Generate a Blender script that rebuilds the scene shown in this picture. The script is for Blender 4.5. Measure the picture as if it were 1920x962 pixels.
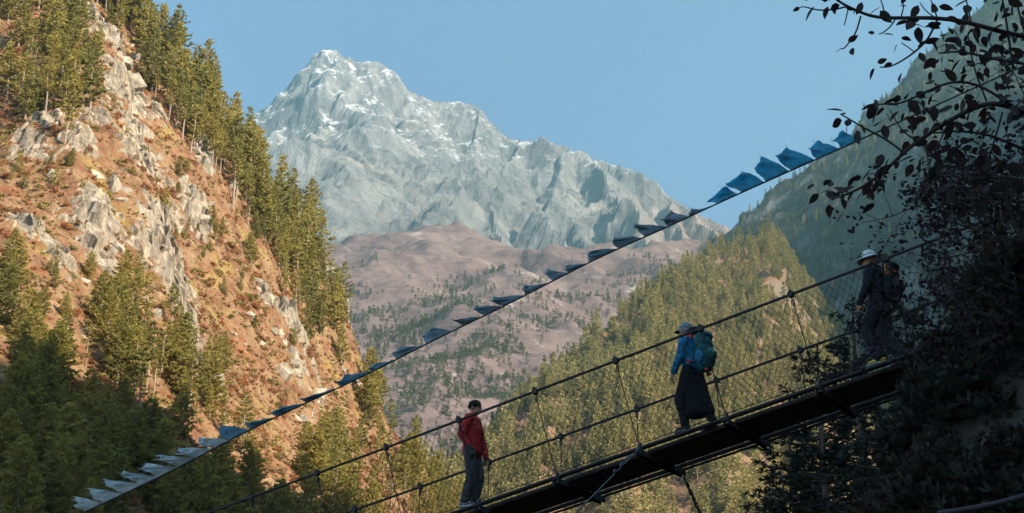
import bpy, bmesh, math, random
import numpy as np
from mathutils import Vector, Matrix, Euler

# ------------------------------------------------------------------ camera, sky, sun, exposure
for o in list(bpy.data.objects):
    bpy.data.objects.remove(o)
SC = bpy.context.scene
COL = SC.collection
FPX, IW, IH = 3000.0, 1920.0, 962.0
PITCH = math.radians(24.0)
CP, SP = math.cos(PITCH), math.sin(PITCH)

cam_data = bpy.data.cameras.new('camera')
cam_data.sensor_width = 36.0
cam_data.lens = 36.0 * FPX / IW
cam_data.clip_start = 0.1
cam_data.clip_end = 40000.0
cam = bpy.data.objects.new('camera', cam_data)
COL.objects.link(cam)
cam.location = (0, 0, 0)
cam.rotation_euler = (math.pi / 2 + PITCH, 0, 0)
SC.camera = cam

SUN_DIR = Vector((0.77, -0.52, 0.53)).normalized()      # towards the sun
SUN_EL = math.asin(SUN_DIR.z)
SUN_AZ = math.atan2(SUN_DIR.x, SUN_DIR.y)                # clockwise from +Y
world = bpy.data.worlds.new('World')
SC.world = world
world.use_nodes = True
wn = world.node_tree
wn.nodes.clear()
sky = wn.nodes.new('ShaderNodeTexSky')
sky.sky_type = 'NISHITA'
sky.sun_disc = False
sky.sun_elevation = SUN_EL
sky.sun_rotation = SUN_AZ
sky.altitude = 2900
sky.air_density = 1.0
sky.dust_density = 3.5
sky.ozone_density = 0.0
bg = wn.nodes.new('ShaderNodeBackground')
bg.inputs['Strength'].default_value = 0.097
wo = wn.nodes.new('ShaderNodeOutputWorld')
wn.links.new(sky.outputs[0], bg.inputs[0])
wn.links.new(bg.outputs[0], wo.inputs[0])

sun_data = bpy.data.lights.new('sun', 'SUN')
sun_data.energy = 5.0
sun_data.angle = math.radians(0.53)
sun_data.color = (1.0, 0.87, 0.69)
sun = bpy.data.objects.new('sun', sun_data)
COL.objects.link(sun)
sun.rotation_euler = SUN_DIR.to_track_quat('Z', 'Y').to_euler()
sun.location = (300, -80, 400)

vs = SC.view_settings
vs.view_transform = 'Standard'
vs.look = 'None'
vs.exposure = 1.8
vs.gamma = 1.0
vs.use_curve_mapping = False
SC.render.engine = 'CYCLES'
cy = SC.cycles
cy.use_denoising = True
cy.max_bounces = 6
cy.diffuse_bounces = 3
cy.glossy_bounces = 2
cy.transmission_bounces = 3
cy.transparent_max_bounces = 6
cy.volume_bounces = 0
cy.use_adaptive_sampling = True
cy.adaptive_threshold = 0.015
cy.caustics_reflective = False
cy.caustics_refractive = False

HAZE_DENSITY = 1.05e-4
HAZE_COLOR = (0.44, 0.90, 0.93)

# ------------------------------------------------------------------ helpers
R = np.random.default_rng(7)
rnd = random.Random(11)

def ray(px, py):
    xc = (px - IW / 2) / FPX
    yc = (IH / 2 - py) / FPX
    return np.array([xc, CP - yc * SP, SP + yc * CP])

def at(px, py, Y):
    "point of the place seen at that spot, Y metres ahead"
    d = ray(px, py)
    return d * (Y / d[1])

def atd(px, py, d):
    "same, by depth along the lens axis"
    return ray(px, py) * d

def tag(o, label=None, cat=None, group=None, kind=None):
    if label: o['label'] = label
    if cat: o['category'] = cat
    if group: o['group'] = group
    if kind: o['kind'] = kind
    return o

def empty(name, loc=(0, 0, 0), rz=0.0):
    o = bpy.data.objects.new(name, None)
    o.location = loc
    o.rotation_euler = (0, 0, rz)
    o.empty_display_size = 0.2
    COL.objects.link(o)
    return o

def mesh_obj(name, me, parent=None, loc=None):
    o = bpy.data.objects.new(name, me)
    COL.objects.link(o)
    if parent is not None:
        o.parent = parent
    if loc is not None:
        o.location = loc
    return o

def mesh_np(name, V, F, mat=None, smooth=False):
    "V (n,3); F (m,3) or (m,4) int arrays, or list of such arrays"
    V = np.asarray(V, dtype=np.float32)
    Fs = F if isinstance(F, list) else [F]
    me = bpy.data.meshes.new(name)
    me.vertices.add(len(V))
    me.vertices.foreach_set('co', V.ravel())
    loops = np.concatenate([np.asarray(f, dtype=np.int32).ravel() for f in Fs])
    sizes = np.concatenate([np.full(len(f), np.asarray(f).shape[1], dtype=np.int32) for f in Fs])
    starts = np.concatenate([[0], np.cumsum(sizes)[:-1]]).astype(np.int32)
    me.loops.add(len(loops))
    me.loops.foreach_set('vertex_index', loops)
    me.polygons.add(len(sizes))
    me.polygons.foreach_set('loop_start', starts)
    me.polygons.foreach_set('loop_total', sizes)
    me.polygons.foreach_set('use_smooth', np.full(len(sizes), smooth, dtype=bool))
    me.update(calc_edges=True)
    me.validate()
    if mat:
        me.materials.append(mat)
    return me

class MB:
    "collects simple solids into one mesh"
    def __init__(s):
        s.v, s.f3, s.f4, s.n = [], [], [], 0
    def add(s, V, F4=None, F3=None):
        V = np.asarray(V, dtype=float)
        if F4 is not None and len(F4): s.f4.append(np.asarray(F4, dtype=np.int32) + s.n)
        if F3 is not None and len(F3): s.f3.append(np.asarray(F3, dtype=np.int32) + s.n)
        s.v.append(V); s.n += len(V)
    def tube(s, pts, rad, n=6, cap=True):
        pts = np.asarray(pts, dtype=float)
        m = len(pts)
        rad = np.full(m, rad) if np.isscalar(rad) else np.asarray(rad, dtype=float)
        t = np.gradient(pts, axis=0)
        t /= np.linalg.norm(t, axis=1)[:, None] + 1e-12
        ref = np.array([0, 0, 1.0]) if abs(t[0][2]) < 0.9 else np.array([1.0, 0, 0])
        a = np.cross(t, ref); a /= np.linalg.norm(a, axis=1)[:, None] + 1e-12
        b = np.cross(t, a)
        th = np.arange(n) * 2 * math.pi / n
        ring = pts[:, None] + rad[:, None, None] * (a[:, None] * np.cos(th)[None, :, None] + b[:, None] * np.sin(th)[None, :, None])
        V = ring.reshape(-1, 3)
        i = np.arange(m - 1)[:, None] * n; k = np.arange(n)[None]; k2 = (k + 1) % n
        F = np.stack([i + k, i + k2, i + n + k2, i + n + k], -1).reshape(-1, 4)
        F3 = []
        if cap:
            V = np.vstack([V, pts[0], pts[-1]])
            c0, c1 = m * n, m * n + 1
            for q in range(n):
                F3.append((c0, (q + 1) % n, q)); F3.append((c1, (m - 1) * n + q, (m - 1) * n + (q + 1) % n))
        s.add(V, F, F3)
        return s
    def box(s, c, e, M=None):
        c = np.asarray(c, float); e = np.asarray(e, float)
        u = np.array([[x, y, z] for x in (-.5, .5) for y in (-.5, .5) for z in (-.5, .5)]) * e
        if M is not None: u = u @ np.asarray(M).T
        s.add(u + c, [(0, 1, 3, 2), (4, 6, 7, 5), (0, 4, 5, 1), (2, 3, 7, 6), (0, 2, 6, 4), (1, 5, 7, 3)])
        return s
    def ball(s, c, r, nu=12, nv=8, M=None):
        c = np.asarray(c, float); r = np.ones(3) * np.asarray(r, float)
        th = np.linspace(0, math.pi, nv + 1)[1:-1]; ph = np.arange(nu) * 2 * math.pi / nu
        u = [[0, 0, 1.0]] + [[math.sin(t) * math.cos(p), math.sin(t) * math.sin(p), math.cos(t)] for t in th for p in ph] + [[0, 0, -1.0]]
        u = np.array(u) * r
        if M is not None: u = u @ np.asarray(M).T
        F4, F3 = [], []
        for q in range(nu):
            q2 = (q + 1) % nu
            F3.append((0, 1 + q, 1 + q2))
            for w in range(nv - 2):
                F4.append((1 + w * nu + q, 1 + (w + 1) * nu + q, 1 + (w + 1) * nu + q2, 1 + w * nu + q2))
            F3.append((len(u) - 1, 1 + (nv - 2) * nu + q2, 1 + (nv - 2) * nu + q))
        s.add(u + c, F4, F3)
        return s
    def mesh(s, name, mat=None, smooth=False):
        V = np.vstack(s.v)
        Fs = []
        if s.f4: Fs.append(np.vstack(s.f4))
        if s.f3: Fs.append(np.vstack(s.f3))
        return mesh_np(name, V, Fs, mat, smooth)
    def build(s, name, mat=None, parent=None, smooth=False, loc=None):
        return mesh_obj(name, s.mesh(name, mat, smooth), parent, loc)

# ------------------------------------------------------------------ noise
_perm = np.random.default_rng(3).permutation(4096).astype(np.int64)
_grad = np.random.default_rng(4).normal(size=(4096, 3)); _grad /= np.linalg.norm(_grad, axis=1)[:, None]
def _h(i, j, k):
    return _perm[(_perm[(_perm[i & 4095] + j) & 4095] + k) & 4095]
def perlin(x, y, z=0.0):
    x, y, z = np.broadcast_arrays(np.asarray(x, float), np.asarray(y, float), np.asarray(z, float))
    xi, yi, zi = np.floor(x).astype(np.int64), np.floor(y).astype(np.int64), np.floor(z).astype(np.int64)
    xf, yf, zf = x - xi, y - yi, z - zi
    u, v, w = [t * t * t * (t * (t * 6 - 15) + 10) for t in (xf, yf, zf)]
    out = 0
    for a in (0, 1):
        for b in (0, 1):
            for c in (0, 1):
                g = _grad[_h(xi + a, yi + b, zi + c)]
                d = g[..., 0] * (xf - a) + g[..., 1] * (yf - b) + g[..., 2] * (zf - c)
                out = out + d * (u if a else 1 - u) * (v if b else 1 - v) * (w if c else 1 - w)
    return out * 1.6
def fbm(x, y, z=0.0, oct=5, lac=2.03, gain=0.5):
    s, a = 0, 1.0
    for o in range(oct):
        s = s + a * perlin(x, y, z + 17.3 * o)
        x, y, z = x * lac, y * lac, z * lac
        a *= gain
    return s
def ridged(x, y, z=0.0, oct=5, lac=2.07, gain=0.5):
    s, a, w = 0, 1.0, 1.0
    for o in range(oct):
        n = (1 - np.abs(perlin(x, y, z + 9.1 * o))) ** 2
        s = s + a * n * w
        w = np.clip(n * 1.6, 0, 1)
        x, y, z = x * lac, y * lac, z * lac
        a *= gain
    return s
def worley(x, y, z, seed=0):
    "returns F1, F2 and a random value of the nearest cell"
    xi, yi, zi = [np.floor(t).astype(np.int64) for t in (x, y, z)]
    f1 = np.full(x.shape, 9.0); f2 = f1.copy(); cid = np.zeros(x.shape)
    for a in (-1, 0, 1):
        for b in (-1, 0, 1):
            for c in (-1, 0, 1):
                h = _h(xi + a + seed, yi + b, zi + c)
                j = _grad[h] * 0.5 + 0.5
                d = np.sqrt((xi + a + j[..., 0] - x) ** 2 + (yi + b + j[..., 1] - y) ** 2 + (zi + c + j[..., 2] - z) ** 2)
                near = d < f1
                f2 = np.where(near, f1, np.minimum(f2, d))
                cid = np.where(near, h / 4096.0, cid)
                f1 = np.where(near, d, f1)
    return f1, f2, cid
def sstep(a, b, x):
    t = np.clip((x - a) / (b - a), 0, 1)
    return t * t * (3 - 2 * t)

# ------------------------------------------------------------------ terrain sheets
class Terrain:
    def __init__(s, x0, x1, y0, y1, step):
        s.xs = np.arange(x0, x1 + step * .5, step); s.ys = np.arange(y0, y1 + step * .5, step)
        s.X, s.Y = np.meshgrid(s.xs, s.ys)
        s.step = step
        s.Z = np.zeros_like(s.X)
    def z(s, x, y):
        fx = np.clip((np.asarray(x, float) - s.xs[0]) / s.step, 0, len(s.xs) - 1.001)
        fy = np.clip((np.asarray(y, float) - s.ys[0]) / s.step, 0, len(s.ys) - 1.001)
        i, j = fx.astype(int), fy.astype(int)
        a, b = fx - i, fy - j
        Z = s.Z
        return Z[j, i] * (1 - a) * (1 - b) + Z[j, i + 1] * a * (1 - b) + Z[j + 1, i] * (1 - a) * b + Z[j + 1, i + 1] * a * b
    def hit(s, px, py, n=700):
        "first ground point on the sight line, or None"
        d = ray(px, py)
        Y = np.linspace(max(s.ys[0], 1.0), s.ys[-1], n)
        p = d[None] * (Y / d[1])[:, None]
        ok = (p[:, 0] > s.xs[0]) & (p[:, 0] < s.xs[-1])
        below = ok & (p[:, 2] < s.z(p[:, 0], p[:, 1]))
        if not below.any(): return None
        k = int(np.argmax(below))
        q = p[k]
        return np.array([q[0], q[1], float(s.z(q[0], q[1]))])
    def mesh(s, name, mat, D=None, smooth=True):
        ny, nx = s.X.shape
        V = np.stack([s.X, s.Y, np.maximum(s.Z, -40.5)], -1)
        if D is not None: V = V + D
        i = np.arange(ny - 1)[:, None] * nx + np.arange(nx - 1)[None]
        F = np.stack([i, i + 1, i + nx + 1, i + nx], -1).reshape(-1, 4)
        return mesh_np(name, V.reshape(-1, 3), F, mat, smooth)

def ridge_height(X, Y, line, k1, k2=None, brk=400.0, back=None):
    "height of a ridge whose sides fall k1 per metre (k2 beyond brk)"
    if k2 is None: k2 = k1
    L = np.asarray(line, float)
    best = np.full(X.shape, -1e9)
    near = np.full(X.shape, 1e9); far_side = np.zeros(X.shape, bool)
    segs = []
    for a, b in zip(L[:-1], L[1:]):
        d = b - a
        l2 = d[0] ** 2 + d[1] ** 2 + 1e-9
        t = np.clip(((X - a[0]) * d[0] + (Y - a[1]) * d[1]) / l2, 0, 1)
        dist = np.hypot(X - a[0] - t * d[0], Y - a[1] - t * d[1])
        far_side = np.where(dist < near, d[0] * (Y - a[1]) - d[1] * (X - a[0]) > 0, far_side)
        near = np.minimum(near, dist)
        segs.append((a[2] + t * d[2], dist))
    for zr, dist in segs:
        drop = np.where(dist < brk, k1 * dist, k1 * brk + k2 * (dist - brk))
        if back is not None:                       # steeper far side
            drop = np.where(far_side, back * dist, drop)
        best = np.maximum(best, zr - drop)
    return best
def line_dist(X, Y, L):
    best = np.full(X.shape, 1e9)
    for a, b in zip(L[:-1], L[1:]):
        d = b - a
        t = np.clip(((X - a[0]) * d[0] + (Y - a[1]) * d[1]) / (d[0] ** 2 + d[1] ** 2 + 1e-9), 0, 1)
        best = np.minimum(best, np.hypot(X - a[0] - t * d[0], Y - a[1] - t * d[1]))
    return best
def px_line(*pts):
    return np.array([at(*p) for p in pts])
def smax(a, b, r):
    h = np.clip(0.5 + 0.5 * (a - b) / r, 0, 1)
    return b * (1 - h) + a * h + r * h * (1 - h)

def tps(P, V, X, Y, lam=0.0):
    P = np.asarray(P, float); n = len(P)
    def U(r2): return np.where(r2 > 1e-9, r2 * np.log(r2 + 1e-12), 0)
    K = U(((P[:, None] - P[None]) ** 2).sum(-1)) + lam * np.eye(n)
    A = np.zeros((n + 3, n + 3)); A[:n, :n] = K; A[:n, n] = 1; A[:n, n + 1:] = P
    A[n, :n] = 1; A[n + 1:, :n] = P.T
    w = np.linalg.solve(A, np.concatenate([V, np.zeros(3)]))
    out = w[n] + w[n + 1] * X + w[n + 2] * Y
    for q in range(n):
        out = out + w[q] * U((X - P[q, 0]) ** 2 + (Y - P[q, 1]) ** 2)
    return out

# ------------------------------------------------------------------ materials
class NT:
    def __init__(s, name):
        s.m = bpy.data.materials.new(name); s.m.use_nodes = True
        s.t = s.m.node_tree; s.t.nodes.clear()
        s.out = s.t.nodes.new('ShaderNodeOutputMaterial')
    def n(s, typ, **kw):
        x = s.t.nodes.new('ShaderNode' + typ)
        for k, v in kw.items():
            setattr(x, k, v)
        return x
    def l(s, a, b): s.t.links.new(a, b)
    def val(s, sock, v):
        if hasattr(v, 'is_output') or isinstance(v, bpy.types.NodeSocket): s.l(v, sock)
        else: sock.default_value = v
    def coord(s, which='Object'):
        return s.n('TexCoord').outputs[which]
    def pos(s):
        return s.n('NewGeometry').outputs['Position']
    def noise(s, vec, scale, detail=4, rough=0.55, dist=0.0, out='Fac'):
        x = s.n('TexNoise'); s.val(x.inputs['Vector'], vec)
        x.inputs['Scale'].default_value = scale; x.inputs['Detail'].default_value = detail
        x.inputs['Roughness'].default_value = rough; x.inputs['Distortion'].default_value = dist
        return x.outputs[out]
    def voro(s, vec, scale, feature='F1', out='Distance', rand=1.0):
        x = s.n('TexVoronoi', feature=feature); s.val(x.inputs['Vector'], vec)
        x.inputs['Scale'].default_value = scale; x.inputs['Randomness'].default_value = rand
        return x.outputs[out]
    def ramp(s, fac, stops):
        x = s.n('ValToRGB'); s.val(x.inputs[0], fac)
        e = x.color_ramp.elements
        while len(e) < len(stops): e.new(0.5)
        for q, (p, c) in zip(e, stops):
            q.position = p; q.color = (c, c, c, 1) if np.isscalar(c) else (*c, 1)
        return x.outputs[0]
    def mix(s, fac, a, b, mode='MIX'):
        x = s.n('Mix', data_type='RGBA', blend_type=mode)
        s.val(x.inputs[0], fac)
        s.val(x.inputs[6], a if not isinstance(a, tuple) else (*a, 1))
        s.val(x.inputs[7], b if not isinstance(b, tuple) else (*b, 1))
        return x.outputs[2]
    def math(s, op, a, b=0.0, c=0.0, clamp=False):
        x = s.n('Math', operation=op); x.use_clamp = clamp
        s.val(x.inputs[0], a); s.val(x.inputs[1], b); s.val(x.inputs[2], c)
        return x.outputs[0]
    def scalevec(s, vec, sc):
        x = s.n('Mapping'); s.l(vec, x.inputs['Vector']); x.inputs['Scale'].default_value = sc
        return x.outputs[0]
    def bump(s, h, strength=0.5, dist=0.1):
        x = s.n('Bump'); s.l(h, x.inputs['Height']); x.inputs['Strength'].default_value = strength
        x.inputs['Distance'].default_value = dist
        return x.outputs[0]
    def bsdf(s, color, rough=0.8, normal=None, spec=0.25, metallic=0.0):
        b = s.n('BsdfPrincipled')
        s.val(b.inputs['Base Color'], color if not isinstance(color, tuple) else (*color, 1))
        s.val(b.inputs['Roughness'], rough)
        b.inputs['Specular IOR Level'].default_value = spec
        b.inputs['Metallic'].default_value = metallic
        if normal is not None: s.l(normal, b.inputs['Normal'])
        return b.outputs[0]
    def done(s, shader):
        s.l(shader, s.out.inputs['Surface']); return s.m

def mat_leaf(name, cols, trans=0.35, rough=0.6, vary=0.35, scale=0.6):
    t = NT(name)
    r = t.n('ObjectInfo').outputs['Random']
    c = t.ramp(r, [(i / max(1, len(cols) - 1), cc) for i, cc in enumerate(cols)])
    nz = t.noise(t.coord(), scale, 3, 0.6)
    c = t.mix(1.0, c, t.ramp(nz, [(0.3, 1 - vary), (0.7, 1 + vary)]), 'MULTIPLY')
    d = t.bsdf(c, rough, spec=0.2)
    tr = t.n('BsdfTranslucent'); t.l(c, tr.inputs[0])
    m = t.n('MixShader'); m.inputs[0].default_value = trans
    t.l(d, m.inputs[1]); t.l(tr.outputs[0], m.inputs[2])
    return t.done(m.outputs[0])

def mat_plain(name, col, rough=0.7, vary=0.2, scale=8.0, metallic=0.0, bump=0.0, spec=0.3):
    t = NT(name)
    co = t.coord()
    nz = t.noise(co, scale, 5, 0.6)
    c = t.mix(1.0, col, t.ramp(nz, [(0.3, 1 - vary), (0.7, 1 + vary)]), 'MULTIPLY')
    nrm = t.bump(nz, bump, 0.02) if bump else None
    return t.done(t.bsdf(c, rough, nrm, spec, metallic))
# ------------------------------------------------------------------ terrain materials
def mat_hillside():
    t = NT('hillside_grass_rock')
    p = t.pos()
    g = t.n('NewGeometry')
    sx = t.n('SeparateXYZ'); t.l(g.outputs['True Normal'], sx.inputs[0])
    att = t.n('Attribute'); att.attribute_name = 'rock'
    big = t.noise(p, 0.03, 5, 0.6); mid = t.noise(p, 0.16, 6, 0.65); fine = t.noise(p, 0.9, 6, 0.7)
    grass = t.ramp(mid, [(0.28, (.09, .045, .024)), (0.42, (.15, .075, .042)), (0.55, (.20, .12, .066)), (0.7, (.25, .17, .10))])
    rust = t.ramp(t.noise(p, 0.11, 5, 0.6, 1.0), [(0.52, 0.0), (0.66, 1.0)])
    grass = t.mix(t.math('MULTIPLY', rust, 0.75), grass, (.19, .075, .034))
    olive = t.ramp(t.noise(p, 0.07, 4, 0.6, 0.5), [(0.56, 0.0), (0.68, 1.0)])
    grass = t.mix(t.math('MULTIPLY', olive, 0.6), grass, (.24, .17, .045))
    grass = t.mix(1.0, grass, t.ramp(fine, [(0.25, .55), (0.5, 1.0), (0.75, 1.35)]), 'MULTIPLY')
    rn = t.noise(t.scalevec(p, (1, 1, .45)), 0.45, 8, 0.7, 0.6)
    rock = t.ramp(rn, [(0.25, (.07, .062, .055)), (0.42, (.17, .14, .11)), (0.56, (.30, .25, .19)), (0.75, (.45, .38, .29))])
    st = t.noise(t.scalevec(p, (1.2, 1.2, .12)), 0.5, 4, 0.6)
    rock = t.mix(t.ramp(st, [(0.52, 0.0), (0.64, .7)]), rock, (.16, .145, .13))
    lich = t.ramp(t.noise(p, 0.6, 4), [(0.58, 0.0), (0.7, 1.0)])
    rock = t.mix(t.math('MULTIPLY', lich, 0.4), rock, (.30, .16, .07))
    steep = t.ramp(sx.outputs['Z'], [(0.22, 1.0), (0.42, 0.0)])
    k = t.math('ADD', t.math('MULTIPLY', att.outputs['Fac'], 1.1), t.math('MULTIPLY', steep, 0.35))
    k = t.math('ADD', k, t.math('MULTIPLY', t.math('SUBTRACT', mid, 0.5), 1.1))
    k = t.ramp(k, [(0.58, 0.0), (0.68, 1.0)])
    c = t.mix(k, grass, rock)
    h = t.math('ADD', t.math('MULTIPLY', fine, 0.6), t.math('MULTIPLY', rn, 1.0))
    return t.done(t.bsdf(c, 0.9, t.bump(h, 0.9, 1.2), 0.1))

def mat_mountain():
    t = NT('mountain_rock_snow')
    p = t.pos()
    g = t.n('NewGeometry')
    sx = t.n('SeparateXYZ'); t.l(g.outputs['Normal'], sx.inputs[0])
    sp = t.n('SeparateXYZ'); t.l(p, sp.inputs[0])
    n1 = t.noise(t.scalevec(p, (1, 1, .5)), 0.006, 9, 0.68, 0.5)
    rock = t.ramp(n1, [(0.30, (.105, .10, .103)), (0.5, (.18, .172, .172)), (0.66, (.26, .245, .24))])
    scar = t.ramp(t.noise(p, 0.0032, 6, 0.6, 0.4), [(0.60, 0.0), (0.70, 1.0)])
    rock = t.mix(t.math('MULTIPLY', scar, .6), rock, (.42, .37, .31))
    # snow in ledges and couloirs, above a height
    h = t.math('MULTIPLY_ADD', sp.outputs['Z'], 1 / 900.0, -2850 / 900.0)
    sn = t.noise(t.scalevec(p, (1, 1, .35)), 0.014, 9, 0.74, 1.8)
    slope = t.math('MULTIPLY', sx.outputs['Z'], 0.5)
    s = t.math('ADD', t.math('ADD', sn, t.math('MULTIPLY', h, 0.05)), slope)
    s = t.ramp(s, [(0.81, 0.0), (0.93, 0.8)])
    s = t.math('MULTIPLY', s, t.ramp(h, [(0.0, 0.0), (0.25, 1.0)]))
    c = t.mix(s, rock, (.78, .78, .80))
    # brownish heath low down
    lo = t.ramp(t.math('ADD', h, t.math('MULTIPLY', n1, .9)), [(0.10, 1.0), (0.35, 0.0)])
    flat = t.ramp(sx.outputs['Z'], [(0.60, 0.0), (0.78, 1.0)])
    c = t.mix(t.math('MULTIPLY', lo, flat), c, (.27, .19, .15))
    east = t.ramp(t.math('ADD', t.math('MULTIPLY', sp.outputs['X'], 1 / 1000.0), t.math('MULTIPLY', n1, .35)), [(.50, 0.0), (.80, 1.0)])
    low2 = t.ramp(t.math('ADD', t.math('MULTIPLY', sp.outputs['Z'], 1 / 4000.0), t.math('MULTIPLY', n1, .12)), [(.70, 1.0), (.78, 0.0)])
    c = t.mix(t.math('MULTIPLY', t.math('MULTIPLY', east, low2), .85), c, (.25, .18, .155))
    nb = t.noise(t.scalevec(p, (1, 1, .6)), 0.016, 10, 0.75, .8)
    c = t.mix(1.0, c, t.ramp(nb, [(.35, .72), (.62, 1.18)]), 'MULTIPLY')
    return t.done(t.bsdf(c, 0.9, t.bump(nb, .9, 26.0), 0.1))

def mat_heath():
    t = NT('heath_slope')
    p = t.pos()
    g = t.n('NewGeometry'); sx = t.n('SeparateXYZ'); t.l(g.outputs['Normal'], sx.inputs[0])
    n = t.noise(p, 0.005, 7, 0.65, 0.4); f = t.noise(p, 0.05, 6, 0.7)
    c = t.ramp(n, [(0.3, (.12, .082, .082)), (0.5, (.16, .108, .104)), (0.7, (.20, .138, .122))])
    c = t.mix(1.0, c, t.ramp(f, [(0.3, .6), (0.7, 1.35)]), 'MULTIPLY')
    rk = t.ramp(t.noise(p, 0.014, 7, 0.7, 1.0), [(0.60, 0.0), (0.66, 1.0)])
    st = t.ramp(sx.outputs['Z'], [(0.62, 1.0), (0.80, 0.15)])
    c = t.mix(t.math('MULTIPLY', rk, st), c, (.36, .33, .29))
    return t.done(t.bsdf(c, 0.95, t.bump(f, 0.8, 6.0), 0.05))

def mat_forest_floor(name, a, b, rock):
    t = NT(name)
    p = t.pos()
    g = t.n('NewGeometry'); sx = t.n('SeparateXYZ'); t.l(g.outputs['Normal'], sx.inputs[0])
    n = t.noise(p, 0.02, 7, 0.65, 0.4); f = t.noise(p, 0.2, 6, 0.7)
    c = t.ramp(n, [(0.32, a), (0.68, b)])
    c = t.mix(1.0, c, t.ramp(f, [(0.3, .6), (0.7, 1.35)]), 'MULTIPLY')
    st = t.ramp(sx.outputs['Z'], [(0.42, 1.0), (0.58, 0.0)])
    c = t.mix(st, c, rock)
    return t.done(t.bsdf(c, 0.95, t.bump(f, 0.8, 1.5), 0.05))

# ------------------------------------------------------------------ ground sheet
M_floor = mat_forest_floor('valley_ground', (.10, .075, .05), (.17, .13, .08), (.25, .23, .2))
GZ = -40.0
gb = MB()
gx = np.linspace(-9000, 9000, 41); gX, gY = np.meshgrid(gx, np.linspace(-6000, 14000, 41))
gi = np.arange(40)[:, None] * 41 + np.arange(40)[None]
gb.add(np.stack([gX, gY, np.full_like(gX, GZ)], -1).reshape(-1, 3), np.stack([gi, gi + 1, gi + 42, gi + 41], -1).reshape(-1, 4))
tag(gb.build('ground', M_floor), kind='structure')

# ------------------------------------------------------------------ rock peak
T = Terrain(-2000, 2700, 4300, 7300, 9.0)
X, Y = T.X, T.Y
w1 = fbm(X / 500, Y / 500, 3.1, 4); w2 = fbm(X / 500, Y / 500, 8.7, 4)
Xw, Yw = X + 55 * w1, Y + 55 * w2
sky_l = px_line((300, 330, 6500), (420, 285, 6400), (475, 236, 6300), (500, 215, 6300), (540, 172, 6250), (570, 146, 6230), (600, 102, 6200), (625, 92, 6200),
                (650, 96, 6200), (690, 112, 6200), (735, 132, 6200), (760, 165, 6180), (800, 188, 6160), (850, 190, 6150), (880, 196, 6150), (905, 220, 6130),
                (940, 246, 6100), (985, 256, 6050), (1030, 256, 6000), (1075, 276, 5950), (1120, 286, 5900), (1160, 310, 5850), (1210, 342, 5750),
                (1260, 368, 5650), (1310, 392, 5550), (1385, 428, 5400), (1440, 460, 5300), (1560, 520, 5100))
Z = ridge_height(Xw, Yw, sky_l, 1.48, 0.95, 600)
Z = Z - 75 * sstep(20, 380, line_dist(X, Y, sky_l))
spurs = [
    [(650, 100, 6150), (652, 135, 6060), (628, 170, 5960), (612, 200, 5860), (603, 240, 5760), (606, 300, 5600), (640, 340, 5420)],
    [(575, 150, 6190), (560, 190, 6060), (545, 218, 5960), (556, 262, 5820), (576, 292, 5700)],
    [(500, 220, 6250), (520, 270, 6050), (530, 320, 5900)],
    [(735, 138, 6150), (760, 178, 6060), (770, 225, 5940), (790, 290, 5790), (835, 330, 5650)],
    [(690, 118, 6150), (700, 160, 6070), (716, 230, 5890), (702, 300, 5690)],
    [(880, 205, 6100), (868, 245, 5990), (850, 290, 5850), (870, 325, 5720)],
    [(985, 262, 6000), (962, 300, 5880), (940, 345, 5720)],
    [(1075, 282, 5900), (1052, 322, 5780), (1062, 360, 5620)],
    [(680, 352, 5420), (664, 400, 5170), (655, 450, 5000), (648, 490, 4850)],
    [(722, 346, 5420), (738, 395, 5170), (722, 440, 4970)],
    [(700, 300, 5690), (760, 345, 5450), (810, 372, 5250), (845, 410, 5080), (865, 450, 4920)],
    [(900, 370, 5350), (930, 410, 5150), (950, 450, 4950)],
    [(1120, 290, 5850), (1130, 335, 5640), (1180, 385, 5350), (1200, 430, 5080), (1230, 490, 4800)],
    [(1260, 372, 5600), (1270, 420, 5300), (1300, 480, 5000)],
    [(1310, 394, 5500), (1350, 440, 5200), (1390, 490, 4950)],
    [(1010, 385, 5250), (1060, 420, 5050), (1100, 460, 4850)],
]
for s_ in spurs:
    Z = smax(Z, ridge_height(Xw, Yw, px_line(*s_), 1.35, 1.0, 250), 14.0)
pin = ridge_height(X, Y, px_line((1030, 404, 4960), (1040, 432, 4935), (1062, 452, 4900)), 3.0)
steepn = sstep(1500, 2600, Z)
rz_ = ridged(Xw / 560, Yw / 560, Z / 900, 6, gain=.42) - 0.9
calm = 1 - .78 * sstep(250, 900, X)
near_sky = 0.15 + 0.85 * sstep(0, 260, line_dist(X, Y, sky_l))
Z2 = Z + 130 * rz_ * (0.3 + 0.7 * steepn) * near_sky * calm + 19 * fbm(X / 60, Y / 60, Z / 90, 4) * (0.3 + 0.7 * steepn) * calm
f1, f2, cid = worley(Xw / 130, Yw / 130, Z / 170)
Z2 = Z2 + (cid - 0.5) * 40 * steepn * near_sky * calm * sstep(0.02, 0.2, f2 - f1)
T.Z = np.maximum(Z2, pin + 12 * fbm(X / 30, Y / 30, 0, 3))
# keep the skyline where it is
T_peak = T
tag(mesh_obj('rocky_mountain', T.mesh('rocky_mountain', mat_mountain(), smooth=False)), kind='structure')

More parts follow.
